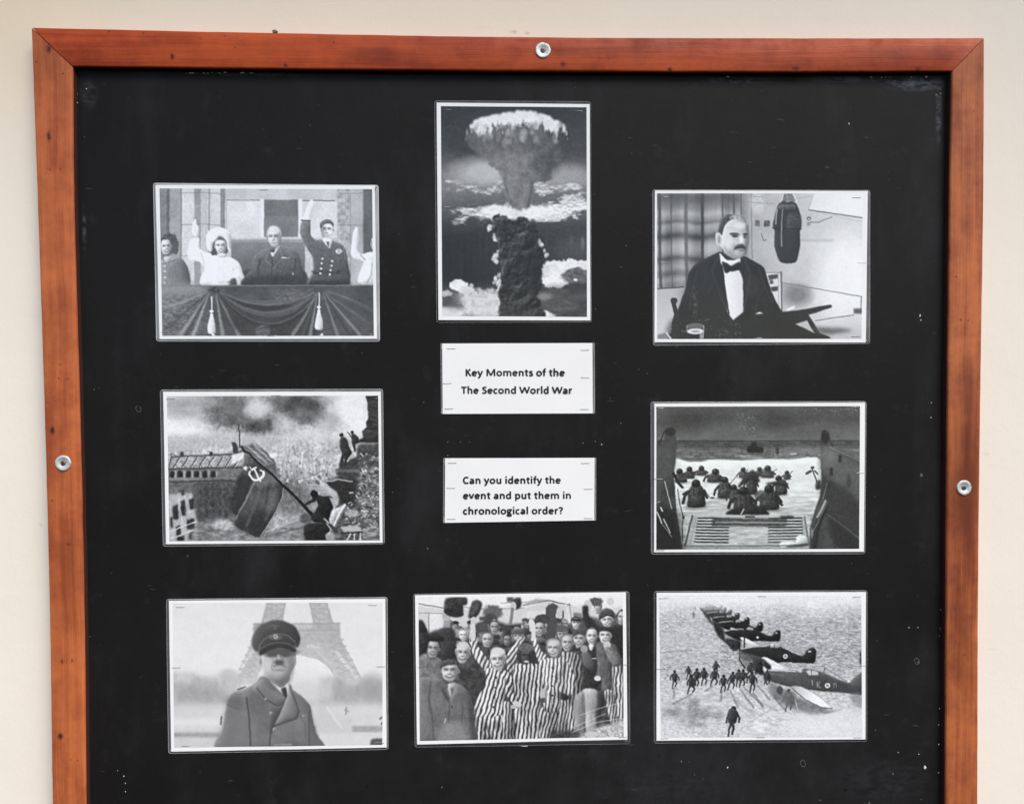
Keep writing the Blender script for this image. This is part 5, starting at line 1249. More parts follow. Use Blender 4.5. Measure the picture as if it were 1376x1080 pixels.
    S([(372, 310), (412, 300), (424, 360), (470, 420), (510, 480), (500, 540), (440, 480), (396, 420)], .35, 26); c.line([(388, 230), (392, 310)], 30, 200, 4)
    S([(600, 420), (630, 360), (690, 300), (712, 300), (700, 360), (660, 440), (640, 520), (600, 500)], .6, 22)
    S([(745, 300), (775, 300), (800, 370), (838, 410), (850, 470), (800, 460), (770, 380)], .45, 22); c.line([(760, 220), (764, 310)], 26, 206, 4); c.ell(752, 215, 18, 22, 206, 4)
    S([(930, 400), (990, 390), (1050, 420), (1066, 540), (1056, 680), (1010, 690), (1030, 880), (900, 890), (920, 600)], .12, 21, 66, 176)
    S([(640, 470), (700, 460), (790, 470), (826, 540), (820, 640), (800, 760), (800, 935), (630, 935), (650, 700), (640, 560)], .1, 24, 62, 200)
    S([(800, 740), (920, 750), (890, 880), (860, 930), (800, 930)], .25, 22, 60, 180)
    S([(790, 460), (850, 430), (940, 430), (990, 480), (1026, 570), (1010, 640), (960, 670), (930, 640), (920, 756), (830, 752), (828, 600)], .1, 24)
    c.line([(945, 500), (950, 600)], 6, 60, 4, .7); c.poly([(930, 640), (960, 650), (990, 670), (960, 690), (930, 680)], 50, 4); c.line([(880, 470), (872, 720)], 4, 90, 2, .8)
    for y in (490, 540, 600, 660): c.ell(880, y, 6, 6, 40, 2)
    S([(470, 500), (520, 490), (600, 510), (636, 560), (640, 640), (690, 700), (660, 740), (590, 660), (570, 780), (460, 820), (400, 790), (402, 700), (440, 640), (470, 600)], .3, 25, 66, 222); c.line([(590, 560), (586, 660)], 8, 70, 5, .6)
    S([(410, 790), (470, 815), (572, 780), (576, 935), (410, 935)], .12, 25, 60, 200); c.line([(470, 830), (500, 930)], 12, 60, 6, .6); S([(580, 700), (640, 740), (650, 935), (580, 935)], .05, 22, 60, 150)
    c.line([(540, 540), (520, 760)], 4, 80, 2, .8)
    for y in (550, 610, 670, 730): c.ell(536 - (y - 540) * .1, y, 6, 6, 44, 2)
    F(544, 440, 46, 66, 208, 184); c.ell(542, 388, 44, 26, 206, 8, .9); c.ell(662, 712, 30, 16, 196, 5, rot=.3); c.ell(640, 730, 18, 12, 180, 4)
    # fur cap figure
    c.ell(720, 380, 50, 54, 62 + 70 * (fi - .5), 4, rag=6); c.ell(682, 420, 20, 40, 56, 5, rag=5); c.ell(762, 430, 18, 42, 54, 5, rag=5); F(718, 418, 32, 46, 84, None); c.ell(718, 366, 50, 26, 92 + 70 * (fi - .5), 5); c.ell(720, 450, 16, 6, 190, 3)
    F(890, 370, 44, 56, 202, 110, turn=-.6); c.ell(880, 330, 40, 20, 190, 10, .6); F(970, 336, 36, 50, 190, 120); c.ell(826, 650, 26, 34, 176, 6); c.ell(820, 690, 24, 16, 80, 5); c.line([(845, 600), (836, 690)], 12, 120, 4, .6)
    # right: civilians
    c.poly([(1060, 390), (1110, 350), (1180, 350), (1230, 380), (1250, 470), (1210, 560), (1160, 600), (1160, 640), (1066, 640), (1070, 500)], 50 + 26 * (fi - .5), 3); F(1046, 312, 40, 52, 184, 60, turn=-.3); c.poly([(1004, 296), (1014, 262), (1050, 250), (1086, 268), (1094, 296), (1050, 284)], 74, 3); F(1122, 296, 34, 52, 196, 90)
    c.poly([(1104, 346), (1136, 346), (1124, 380), (1112, 380)], 220, 2); c.line([(1126, 430), (1150, 432)], 5, 226, 1.5); c.ell(1076, 372, 22, 24, 150, 5); c.poly([(1060, 400), (1100, 390), (1140, 460), (1130, 500), (1076, 480)], 92, 5)
    S([(1250, 470), (1310, 470), (1322, 800), (1260, 810), (1250, 640)], .03, 20, 70, 200)
    c.poly([(1150, 350), (1200, 330), (1270, 350), (1310, 450), (1290, 480), (1250, 480), (1250, 560), (1240, 640), (1190, 640), (1180, 560), (1140, 560), (1160, 500)], 92 + 50 * (c.noise(16, 24, 3) - .5), 3); F(1206, 292, 38, 50, 200, 50); c.poly([(1160, 270), (1180, 242), (1240, 240), (1250, 270), (1200, 262)], 48, 3); c.ell(1218, 350, 22, 26, 190, 5); c.poly([(1200, 370), (1240, 360), (1300, 440), (1260, 480)], 116 + 60 * (fi - .5), 4); c.ell(1158, 554, 20, 16, 206, 3)
    c.line([(1060, 540), (1140, 540)], 4, 70, 2); c.line([(1066, 590), (1140, 562)], 5, 60, 2)
    c.poly([(1066, 625), (1160, 630), (1150, 760), (1146, 890), (1090, 890), (1076, 780)], 164 + 50 * (c.noise(14, 60, 3) - .5), 4); c.poly([(1010, 690), (1076, 640), (1080, 890), (1030, 890)], 130 + 50 * (c.noise(14, 60, 3) - .5), 5); c.poly([(1160, 640), (1210, 640), (1190, 740), (1160, 790)], 60, 5); S([(1200, 640), (1260, 640), (1290, 860), (1250, 850)], .1, 18, 90, 200)
    # grass and wire at the foot
    c.poly([(1040, 905), (1150, 860), (1260, 830), (1330, 800), (1330, 950), (880, 950)], 176 + 140 * (c.noise(12, 9, 3) - .5), 10); c.ell(1120, 900, 40, 20, 190, 6); c.ell(1280, 850, 26, 16, 170, 6); c.poly([(880, 880), (1040, 880), (1030, 935), (870, 935)], 60 + 60 * (fi - .5), 8, .8)
    for pts in ([(1000, 890), (1130, 830), (1315, 800)], [(1050, 780), (1200, 730), (1320, 700)], [(1000, 860), (1210, 770)], [(70, 730), (180, 690)], [(70, 850), (220, 812), (410, 766)]): c.line(pts, 3.5, 206, 1.6, .8)
    # boy in the grey coat
    ct = 106 + 30 * (c.noise(50, 70, 4) - .5) + 12 * (fi - .5)
    c.poly([(60, 560), (140, 548), (200, 560), (240, 600), (290, 580), (350, 620), (384, 690), (388, 800), (400, 950), (50, 950), (60, 700)], ct, 3); c.poly([(190, 600), (236, 660), (244, 700), (200, 640)], 70, 4, .8); c.poly([(290, 590), (310, 640), (250, 710), (262, 650)], 128, 4, .8); c.poly([(236, 590), (286, 580), (270, 650), (250, 668)], 170, 3); c.poly([(248, 610), (272, 606), (262, 660)], 110, 2)
    c.line([(248, 700), (240, 830)], 6, 70, 3, .8); c.line([(330, 720), (320, 830), (350, 900)], 7, 74, 4, .7); c.line([(130, 620), (120, 760)], 6, 80, 5, .5); c.ell(262, 730, 8, 8, 70, 3); c.poly([(200, 840), (320, 820), (350, 950), (170, 950)], 146, 16, .6); c.line([(222, 800), (214, 830)], 4, 210, 2); c.poly([(360, 640), (410, 780), (410, 935), (380, 935)], 70, 8, .8)
    c.line([(130, 575), (120, 680), (140, 800), (150, 935)], 12, 78, 9, .7); c.line([(200, 575), (160, 600)], 6, 84, 5, .6); c.line([(236, 600), (200, 640), (240, 700)], 6, 74, 3, .8)
    F(248, 508, 54, 66, 192, 70); c.poly([(184, 492), (186, 458), (236, 440), (296, 448), (312, 488), (290, 470), (236, 474), (204, 486)], 74 + 50 * (fi - .5), 3)
    c.levels(1.08, 8)
    c.grain(18, mid=.14)
    return c

def pic_planes():
    c = Cv([(62, 50), (1308, 52), (1315, 925), (75, 928)], 190)
    st = c.noise(160, 60, 4); tex = c.noise(16, 5, 3, .7); fi = c.noise(8, 8, 2)
    base = np.interp(c.Y, [50, 120, 220, 420, 620, 760, 930], [226, 206, 172, 164, 188, 196, 204])
    amp = np.interp(c.Y, [50, 110, 220, 420, 620, 930], [14, 50, 140, 150, 110, 80])
    c.a = base + amp * (tex - .5) + 24 * (st - .5)
    c.poly([(60, 240), (420, 200), (400, 460), (60, 470)], 190 + 90 * (tex - .5), 60, .7); c.line([(75, 405), (260, 392)], 5, 120, 4, .6)
    c.poly([(60, 740), (500, 640), (420, 760), (250, 860), (60, 800)], 178 + 130 * (c.noise(40, 22, 4) - .5), 26, .8)
    for x, y, rx, ry in ((150, 770, 50, 24), (270, 760, 40, 70), (300, 850, 50, 14), (340, 780, 40, 30), (420, 790, 40, 20)): c.ell(x, y, rx, ry, 128 + 90 * (c.noise(10, 7, 3) - .5), 24, .7, rag=8)
    c.poly([(540, 900), (820, 680), (900, 800), (760, 925)], 206 + 100 * (c.noise(40, 10, 3) - .5), 30, .7); c.poly([(900, 800), (1320, 760), (1320, 940), (860, 940)], 214 + 20 * (st - .5), 30, .9)
    for k in range(14):
        q = random.Random(k + 70); x = q.uniform(480, 860); y = q.uniform(650, 760); L = q.uniform(60, 200); c.line([(x, y), (x + L * .85, y + L * .55 * q.uniform(.6, 1.2))], q.uniform(6, 18), q.choice((140, 150, 222, 230)), 8, .45)
    for k in range(8): c.line([(560 + k * 30, 880 - k * 22), (700 + k * 26, 780 - k * 16)], 5, (130, 226)[k % 2], 4, .5)
    # shadows of the runners
    for x0, y0, x1, y1 in ((500, 640, 545, 740), (560, 630, 640, 740), (585, 620, 700, 730), (650, 590, 740, 690), (640, 650, 700, 740), (450, 640, 440, 700), (390, 615, 345, 640), (262, 660, 150, 720), (155, 625, 152, 680), (770, 680, 840, 760)):
        c.line([(x0, y0), (x1, y1)], 10, 112, 6, .6, w2=14)
    # aircraft, from the far end of the line to the nearest
    def plane(x, y, s, t, fade=0.):
        """tail-right fighter: nose at x, y"""
        P = lambda pts: [(x + a * s, y + b * s) for a, b in pts]
        t = t + fade
        c.poly(P([(10, 55), (60, 70), (70, 120), (30, 130), (0, 100)]), 100 + fade * .6, 3 + 4 * s, .6)
        c.poly(P([(0, 14), (50, 2), (150, -4), (200, -14), (235, -8), (300, 24), (380, 55), (405, 20), (440, 2), (462, 20), (458, 80), (440, 100), (380, 96), (250, 92), (180, 100), (80, 76), (10, 40)]), t, 1.6)
        c.line(P([(12, 8), (60, -2), (150, -8)]), 7 * s + 1.5, 176, 1.6, .8); c.poly(P([(180, -12), (200, -22), (236, -12), (230, 2), (184, 2)]), 190, 1.6, .85); c.line(P([(206, -18), (208, 2)]), 4 * s, 60, 1.2, .8)
        c.poly(P([(124, 62), (160, 64), (240, 104), (280, 146), (230, 132), (150, 96)]), 226, 2, .95); c.ell(*P([(425, 26)])[0], 11 * s, 5 * s, 214, 1.5, .9)
    for i, (x, y, s, t, fd) in enumerate(((312, 110, .30, 120, 34), (322, 122, .335, 96, 26), (334, 138, .38, 76, 14), (350, 158, .45, 52, 4), (388, 186, .50, 40, 0), (424, 216, .60, 34, 0))):
        plane(x, y, s, t, fd)
        c.line([(x + 8, y + 20), (x + 40, y + 70)], 16, 60 + fd, 5, .7)
    c.ell(330, 120, 20, 14, 214, 6, .5)
    c.poly([(390, 215), (430, 230), (470, 320), (520, 380), (490, 360), (420, 300)], 40 + 60 * (fi - .5), 4, .9)
    plane(468, 264, .74, 36); c.poly([(470, 320), (560, 330), (560, 380), (510, 390)], 40 + 70 * (fi - .5), 5, .9); c.ell(668, 311, 7, 7, 226, 1.5)
    c.line([(586, 300), (586, 390), (560, 420)], 8, 34, 2); plane(566, 372, 1.0, 42)
    c.ell(840, 428, 15, 15, 234, 1.5); c.ell(840, 428, 8, 8, 70, 1.5); c.ell(840, 428, 3.4, 3.4, 210, 1.2); c.line([(800, 408), (806, 440)], 4, 84, 2, .7); c.line([(866, 420), (872, 444)], 4, 84, 2, .7)
    c.line([(560, 385), (556, 450), (590, 500)], 9, 50, 3); c.poly([(560, 400), (640, 420), (700, 440), (690, 460), (560, 440)], 92, 6, .8)
    c.poly([(640, 440), (700, 440), (750, 490), (730, 520), (660, 500)], 56 + 50 * (fi - .5), 5)
    # nearest aircraft
    c.poly([(740, 580), (830, 640), (960, 700), (1120, 760), (1000, 780), (860, 740), (760, 680)], 104 + 70 * (c.noise(24, 18, 3) - .5), 12, .85)
    c.poly([(690, 516), (740, 508), (840, 512), (930, 512), (960, 500), (1050, 520), (1140, 556), (1230, 590), (1260, 560), (1320, 526), (1320, 660), (1240, 656), (1140, 646), (1040, 640), (900, 620), (780, 592), (720, 556)], 84 + 20 * (st - .5), 2)
    c.poly([(1050, 560), (1240, 600), (1320, 620), (1320, 650), (1140, 640), (1040, 620)], 62, 10, .6); c.line([(700, 514), (760, 512), (900, 520)], 8, 190, 2.5); c.line([(740, 530), (830, 546)], 4, 140, 2, .7)
    c.poly([(690, 486), (712, 496), (726, 516), (694, 522)], 224, 2); c.poly([(756, 484), (790, 492), (840, 512), (760, 510)], 226, 2); c.poly([(904, 514), (930, 498), (944, 520), (934, 530)], 196, 2, .9, sm=False)
    c.poly([(966, 520), (984, 510), (1040, 522), (1042, 542), (984, 544)], 206, 2, .9, sm=False); c.line([(1000, 512), (1000, 544)], 4, 90, 1.5); c.line([(1076, 530), (1084, 500)], 5, 70, 2); c.line([(1084, 500), (1200, 572), (1222, 584)], 3, 90, 1.6, .8)
    c.poly([(1220, 586), (1236, 572), (1240, 590)], 226, 2); c.poly([(1240, 660), (1310, 660), (1310, 740), (1260, 720)], 130, 8, .7)
    c.poly([(874, 616), (930, 612), (1010, 650), (1080, 700), (1130, 748), (1060, 738), (960, 690)], c.grad(874, 0, 176, 1040, 0, 240), 1.4, puff=0); c.line([(880, 622), (960, 694), (1060, 742), (1128, 750)], 6, 92, 3, .9); c.line([(876, 614), (930, 612), (1010, 650), (1080, 700), (1128, 746)], 3, 120, 2, .8)
    c.ell(1100, 608, 16, 16, 236, 1.5); c.ell(1100, 608, 8, 8, 62, 1.5); c.ell(1100, 608, 3.5, 3.5, 214, 1.2)
    c.line([(1004, 572), (1008, 606)], 5, 150, 1.5); c.line([(1036, 584), (1038, 620)], 5, 150, 1.5); c.line([(1054, 584), (1040, 602), (1056, 622)], 5, 150, 1.5); c.line([(1138, 616), (1138, 594), (1154, 596), (1154, 616)], 4, 150, 1.5); c.line([(1090, 470), (1150, 476)], 5, 214, 2, .7)
    c.ell(804, 636, 20, 26, 74, 6); c.ell(730, 560, 26, 18, 60, 8); c.line([(705, 540), (726, 600)], 10, 60, 3)
    c.poly([(1040, 770), (1140, 760), (1300, 738), (1200, 752), (1100, 778)], 110, 5, .7)
    c.rect(1300, 400, 1315, 480, 64, 4)
    # runners
    c.runner(272, 190, 38, 110, seed=1); c.runner(282, 150, 30, 150, seed=2)
    R_ = c.runner
    for i, (x, y, h_, ln) in enumerate(((158, 625, 112, 0), (242, 570, 84, 0), (260, 660, 122, 0), (292, 615, 116, .02), (338, 606, 108, 0), (400, 612, 112, .03), (412, 540, 86, 0), (456, 650, 112, .02), (506, 632, 112, .08), (550, 612, 106, .03), (574, 620, 116, .04), (614, 560, 96, .1), (636, 648, 130, -.03), (648, 540, 100, .06), (728, 600, 90, 0))):
        R_(x, y, h_, 58, ln, 1.0 + .3 * (i % 3), i + 5)
    c.poly([(640, 440), (690, 450), (700, 540), (650, 520)], 50 + 40 * (fi - .5), 5); R_(860, 766, 140, 100, 0, 1.2, 40); c.poly([(830, 640), (900, 650), (890, 740), (840, 720)], 100 + 40 * (fi - .5), 8, .7)
    c.line([(900, 700), (916, 760)], 6, 206, 3, .7); R_(505, 918, 184, 66, .07, .8, 60); c.line([(488, 780), (482, 800)], 12, 60, 3); c.poly([(480, 780), (496, 750), (530, 752), (548, 790), (530, 830), (490, 826)], 62, 2)
    c.poly([(60, 45), (1320, 45), (1320, 100), (60, 110)], 222, 24, .6)
    c.levels(1.10, 4)
    c.grain(24, 3.5, 3.5, .12)
    return c

PICS = dict(balcony=pic_balcony, cloud=pic_cloud, micro=pic_micro, flag=pic_flag, landing=pic_landing, cap=pic_cap, crowd=pic_crowd, planes=pic_planes)

# ------------------------------------------------------------------ sheets on the board
def bil(q, u, v):
    """quad corners TL, TR, BR, BL; u right, v down"""
    a, b, c, d = [np.array(p_, float) for p_ in q]
    u = np.asarray(u)[..., None]; v = np.asarray(v)[..., None]
    return (a * (1 - u) + b * u) * (1 - v) + (d * (1 - u) + c * u) * v

def bulge(x, z, seed):
    """gentle waviness of the laminated sheet, millimetres"""
    return .80 + .22 * np.sin(x * .021 + seed * 1.3) * np.cos(z * .026 + seed) + .10 * np.sin(x * .055 + z * .04 + seed * 2.1)

def grid_mesh(name, quad, nu, nv, lift, seed, origin):
    u, v = np.meshgrid(np.linspace(0, 1, nu + 1), np.linspace(0, 1, nv + 1))
    p_ = bil(quad, u, v)
    d = bulge(p_[..., 0], p_[..., 1], seed) + lift
    co = np.stack([(p_[..., 0] - origin[0]) * .001, -d * .001, (p_[..., 1] - origin[1]) * .001], -1).reshape(-1, 3)
    i = np.arange(nv)[:, None] * (nu + 1) + np.arange(nu)[None, :]
    f = np.stack([i, i + nu + 1, i + nu + 2, i + 1], -1).reshape(-1, 4)
    me = bpy.data.meshes.new(name)
    me.vertices.add(len(co)); me.vertices.foreach_set('co', co.ravel().astype(np.float32))
    me.loops.add(f.size); me.loops.foreach_set('vertex_index', f.ravel().astype(np.int32))
    me.polygons.add(len(f)); me.polygons.foreach_set('loop_start', np.arange(0, f.size, 4, dtype=np.int32))
    me.polygons.foreach_set('use_smooth', np.ones(len(f), bool))
    me.update(calc_edges=True)
    return me

def round_quad(q, r, n=5):
    q = [np.array(p_, float) for p_ in q]
    out = []
    for i in range(4):
        p0, p1, p2 = q[i - 1], q[i], q[(i + 1) % 4]
        a = p1 + (p0 - p1) / np.linalg.norm(p0 - p1) * r
        b = p1 + (p2 - p1) / np.linalg.norm(p2 - p1) * r
        for t in np.linspace(0, 1, n):
            out.append((1 - t) ** 2 * a + 2 * t * (1 - t) * p1 + t * t * b)
    # subdivide the straight runs so that the sheet can follow its waviness
    res = []
    for i in range(len(out)):
        a, b = out[i], out[(i + 1) % len(out)]
        k = max(1, int(np.linalg.norm(b - a) / 12))
        for t in range(k): res.append(a + (b - a) * t / k)
    return np.array(res)

def film_mesh(q, r, seed, origin, rim):
    L = round_quad(q, r)
    c = L.mean(0)
    def put(P_, lift):
        d = bulge(P_[:, 0], P_[:, 1], seed) + lift
        return [B(x - origin[0], z - origin[1], dd) for (x, z), dd in zip(P_, d)]
    n = len(L)
    nrm = (c - L) / np.linalg.norm(c - L, axis=1)[:, None]
    tang = np.roll(L, -1, 0) - np.roll(L, 1, 0)
    nrm = np.stack([-tang[:, 1], tang[:, 0]], 1); nrm /= np.linalg.norm(nrm, axis=1)[:, None]
    if ((c - L) * nrm).sum() < 0: nrm = -nrm
    if rim:
        v = put(L, -.5) + put(L + nrm * .12, .02) + put(L + nrm * .55, .06) + put(L + nrm * .8, -.06)
        rings = 4
    else:
        v = put(L, -.5) + put(L + nrm * .1, -.16) + put(L + nrm * 9.0, -.12)
        rings = 3
    f = []
    for k in range(rings - 1):
        for i in range(n):
            f.append((k * n + i, k * n + (i + 1) % n, (k + 1) * n + (i + 1) % n, (k + 1) * n + i))
    return mesh('film', v, f, True)

def staple_mesh(length, seed):
    q = random.Random(seed)
    L, w = length / 2, .22
    v, f = [], []
    sec = [(-L - .1, -.35), (-L + .15, .22), (-L * .4, .34), (L * .4, .34 + q.uniform(-.05, .05)), (L - .15, .22), (L + .1, -.35)]
    for x, d in sec:
        for dz, dd in ((-w, 0), (-w * .5, .26), (w * .5, .26), (w, 0)):
            v.append(B(x, dz, d + dd))
    for i in range(len(sec) - 1):
        for k in range(3):
            a = i * 4 + k
            f.append((a, a + 1, a + 5, a + 4))
    return mesh('staple', v, f, True)

def lin(t):
    t = np.clip(t, 0, 1)
    return np.where(t < .04045, t / 12.92, ((t + .055) / 1.055) ** 2.4)

def make_print(key, name, label, paper, pouch, pic, staples, film, seed, tint=(1, 1, 1), grid=(330, 230), rad=4.0, group='laminated photographs on the board'):
    c = np.mean(pouch, 0); org = (c[0], min(p_[1] for p_ in pouch))
    root = empty(name, (org[0] * .001, 0, Z0 + org[1] * .001))
    tag(root, label, 'photograph', group)
    obj('film', film_mesh(pouch, rad, seed, org, False), M['film_' + film], root)
    obj('film_rim', film_mesh(pouch, rad, seed, org, True), M['rim_' + film], root)
    ps = obj('paper_sheet', grid_mesh('paper_sheet', paper, 40, 28, 0, seed, org), M['paper'], root)
    cv = PICS[key]()
    nu, nv = grid
    me = grid_mesh('picture', pic, nu, nv, .14, seed, org)
    u, v = np.meshgrid(np.linspace(0, 1, nu + 1), np.linspace(0, 1, nv + 1))
    t = cv.sample(u, v).ravel()
    col = np.ones((t.size, 4), np.float32)
    ton = .002 + .90 * lin(t / 255.)
    for k in range(3): col[:, k] = ton * tint[k]
    at = me.color_attributes.new('print', 'FLOAT_COLOR', 'POINT')
    at.data.foreach_set('color', col.ravel())
    obj('picture', me, M['print'], ps)
    add_staples(root, staples, org, seed)
    return root

def add_staples(root, staples, org, seed):
    q = random.Random(seed)
    for i, s in enumerate(staples):
        x, z = s[0], s[1]
        d = float(bulge(np.array(x), np.array(z), seed)) + .12
        o = obj('staple', staple_mesh(12.0, seed * 10 + i), M['staple' if (len(s) < 3 or s[2] == 0) else 'staple_dark'], root, B(x - org[0], z - org[1], d))
        o.rotation_euler[1] = q.uniform(-.03, .03)

def arc(cx, cy, rx, ry, a0, a1, n=14):
    return [(cx + rx * math.cos(math.radians(t)), cy + ry * math.sin(math.radians(t))) for t in np.linspace(a0, a1, n)]

ST, X_ = .140, .480            # stroke width and x-height of the bold humanist lettering, em
GLYPH = {
 ' ': (.226, []),
 'a': (.494, [[(.372, 0), (.372, .30)], arc(.235, .295, .137, .125, 0, 148), arc(.222, .135, .128, .092, 0, 360, 20)]),
 'c': (.418, [arc(.245, .232, .165, .188, 52, 308, 20)]),
 'd': (.537, [[(.412, 0), (.412, .70)], arc(.255, .232, .157, .188, 0, 360, 24)]),
 'e': (.503, [[(.10, .243), (.425, .243)], arc(.255, .232, .170, .188, 3, 318, 22)]),
 'f': (.316, [[(.150, 0), (.150, .52)], arc(.272, .52, .122, .125, 180, 78), [(.02, .425), (.30, .425)]]),
 'g': (.474, [arc(.215, .318, .135, .112, 0, 360, 20), arc(.222, -.088, .165, .082, 0, 360, 20), [(.130, .215), (.095, .150), (.130, .085), (.30, .062), (.375, .0)], [(.30, .425), (.455, .425)]]),
 'h': (.537, [[(.123, 0), (.123, .70)], arc(.268, .285, .145, .135, 180, 0) + [(.413, 0)]]),
 'i': (.246, [[(.123, 0), (.123, X_)], [(.123, .565), (.123, .68)]]),
 'l': (.246, [[(.123, 0), (.123, .70)]]),
 'm': (.813, [[(.123, 0), (.123, X_)], arc(.265, .295, .142, .125, 180, 0) + [(.407, 0)], arc(.549, .295, .142, .125, 180, 0) + [(.691, 0)]]),
 'n': (.537, [[(.123, 0), (.123, X_)], arc(.268, .285, .145, .135, 180, 0) + [(.413, 0)]]),
 'o': (.538, [arc(.269, .232, .180, .188, 0, 360, 26)]),
 'p': (.537, [[(.123, -.18), (.123, X_)], arc(.282, .232, .157, .188, 0, 360, 24)]),
 'r': (.355, [[(.123, 0), (.123, X_)], arc(.275, .270, .150, .150, 180, 72)]),
 's': (.399, [[(.335, .395), (.26, .422), (.17, .418), (.105, .365), (.135, .290), (.225, .240), (.31, .185), (.325, .11), (.26, .050), (.16, .040), (.05, .078)]]),
 't': (.347, [[(.165, .585), (.165, .15)] + arc(.265, .145, .10, .10, 190, 285, 8), [(.025, .425), (.315, .425)]]),
 'u': (.537, [[(.413, 0), (.413, X_)], [(.123, X_)] + arc(.265, .178, .142, .135, 180, 360)]),
 'v': (.473, [[(.055, X_), (.236, .045)], [(.418, X_), (.236, .045)]]),
 'y': (.474, [[(.055, X_), (.236, .03)], [(.420, X_), (.236, .03), (.185, -.085), (.125, -.132), (.045, -.128)]]),
 'C': (.529, [arc(.305, .32, .235, .275, 48, 312, 24)]),
 'K': (.547, [[(.132, 0), (.132, .64)], [(.455, .64), (.175, .335)], [(.235, .375), (.490, 0)]]),
 'M': (.874, [[(.130, 0), (.130, .64)], [(.744, 0), (.744, .64)], [(.150, .625), (.437, .055)], [(.724, .625), (.437, .055)]]),
 'S': (.473, [[(.405, .545), (.32, .582), (.21, .580), (.125, .525), (.125, .435), (.20, .370), (.30, .315), (.375, .245), (.375, .145), (.30, .070), (.19, .048), (.06, .092)]]),
 'T': (.495, [[(.015, .585), (.480, .585)], [(.248, 0), (.248, .585)]]),
 'W': (.906, [[(.040, .64), (.245, .045)], [(.453, .60), (.245, .045)], [(.453, .60), (.662, .045)], [(.866, .64), (.662, .045)]]),
 '?': (.463, [arc(.185, .475, .150, .120, 150, -50, 12) + [(.215, .33), (.205, .20)], [(.205, .01), (.205, .12)]]),
}

def text_mesh(body, size, x0, x1, base, org, d):
    """lettering as pen strokes of even width, squeezed to the printed line length"""
    verts, faces, pen = [], [], 0.
    segs = []
    for ch in body:
        adv, strokes = GLYPH[ch]
        for st_ in strokes: segs.append([(pen + px, py) for px, py in st_])
        pen += adv
    lo = min(px for s_ in segs for px, _ in s_) - ST / 2; hi = max(px for s_ in segs for px, _ in s_) + ST / 2
    kx = (x1 - x0) / (hi - lo)
    for si, s_ in enumerate(segs):
        P_ = np.array(s_, float); n = len(P_); w = ST / 2
        closed = n > 8 and np.hypot(*(P_[0] - P_[-1])) < 1e-6
        b0 = len(verts)
        for i in range(n):
            a = P_[i] - P_[i - 1] if i else ((P_[-1] - P_[-2]) if closed else P_[1] - P_[0])
            b = P_[i + 1] - P_[i] if i < n - 1 else ((P_[1] - P_[0]) if closed else a)
            a = a / np.linalg.norm(a); b = b / np.linalg.norm(b)
            t = a + b; t = t / np.linalg.norm(t); nn = np.array([-t[1], t[0]])
            k = w / max(.55, float(t @ a))
            for sg in (-1, 1):
                px, py = P_[i] + nn * k * sg
                X = x0 + (px - lo) * kx; f = (X - x0) / (x1 - x0)
                Zz = base[0] + f * (base[1] - base[0]) + py * size
                verts.append(B(X - org[0], Zz - org[1], d + (si % 5) * .008))
        for i in range(n - 1):
            q = b0 + i * 2
            faces.append((q, q + 2, q + 3, q + 1))
    return mesh('lettering', verts, faces)

def make_card(name, label, paper, pouch, lines, staples, seed):
    c = np.mean(pouch, 0); org = (c[0], min(p_[1] for p_ in pouch))
    root = empty(name, (org[0] * .001, 0, Z0 + org[1] * .001))
    tag(root, label, 'sign')
    obj('film', film_mesh(pouch, .6, seed, org, False), M['film_mid'], root)
    obj('film_rim', film_mesh(pouch, .6, seed, org, True), M['rim_mid'], root)
    ps = obj('paper_sheet', grid_mesh('paper_sheet', paper, 30, 14, 0, seed, org), M['paper'], root)
    for body, size, x0, x1, base in lines:
        obj('lettering', text_mesh(body, size, x0, x1, base, org, 1.33), M['ink'], ps)
    add_staples(root, staples, org, seed)
    return root

make_print('cloud', 'laminated_photograph', 'tall laminated photograph of a mushroom cloud, above the two text cards',
    [(-87.3, 395.5), (122.7, 394.4), (122.8, 98), (-87.2, 99.4)], [(-90.5, 398.4), (124.4, 398.2), (124.6, 95.2), (-90.2, 95.6)], [(-81.5, 390.7), (118.3, 390), (118, 103), (-81.9, 105.2)],
    [(-73, 386), (107, 385), (-76, 254)], 'dim', 1, grid=(240, 340))
make_print('balcony', 'laminated_photograph', 'laminated photograph of people waving from a draped balcony',
    [(-469, 283.3), (-172.7, 283.1), (-171.9, 74.1), (-467.3, 74.9)], [(-472.2, 286.3), (-167.5, 283.8), (-167.9, 70), (-472, 71.6)], [(-463.5, 278.8), (-176.3, 278), (-176.1, 78.1), (-463.5, 79.3)],
    [(-459, 84), (-184, 80), (-315, 79), (-324, 277, 1)], 'bright', 2, (.985, .995, 1.02))
make_print('micro', 'laminated_photograph', 'laminated photograph of a man in a bow tie beside a hanging microphone',
    [(212.8, 276.7), (511, 276.3), (509.7, 65.8), (212, 67.8)], [(209.3, 278.1), (514.5, 277.6), (515.7, 63.7), (209.9, 62.7)], [(215.6, 272.8), (503.9, 272.8), (503.7, 71.2), (215.8, 72)],
    [(227, 268), (357, 269), (495, 267, 1), (224, 178), (503, 177), (358, 73), (495, 74, 1)], 'mid', 3)
make_print('flag', 'laminated_photograph', 'laminated photograph of a soldier raising a flag over a ruined city',
    [(-463.9, 2.9), (-167.4, 1.5), (-167.2, -208), (-463.8, -206.4)], [(-468.4, 5.9), (-164.5, 5.2), (-164.4, -210.4), (-468.3, -210)], [(-458.9, -3), (-171.2, -4.1), (-171, -204.4), (-458.9, -202.3)],
    [(-454, -7, 1), (-176, -8), (-311, -3, 1)], 'mid', 4)
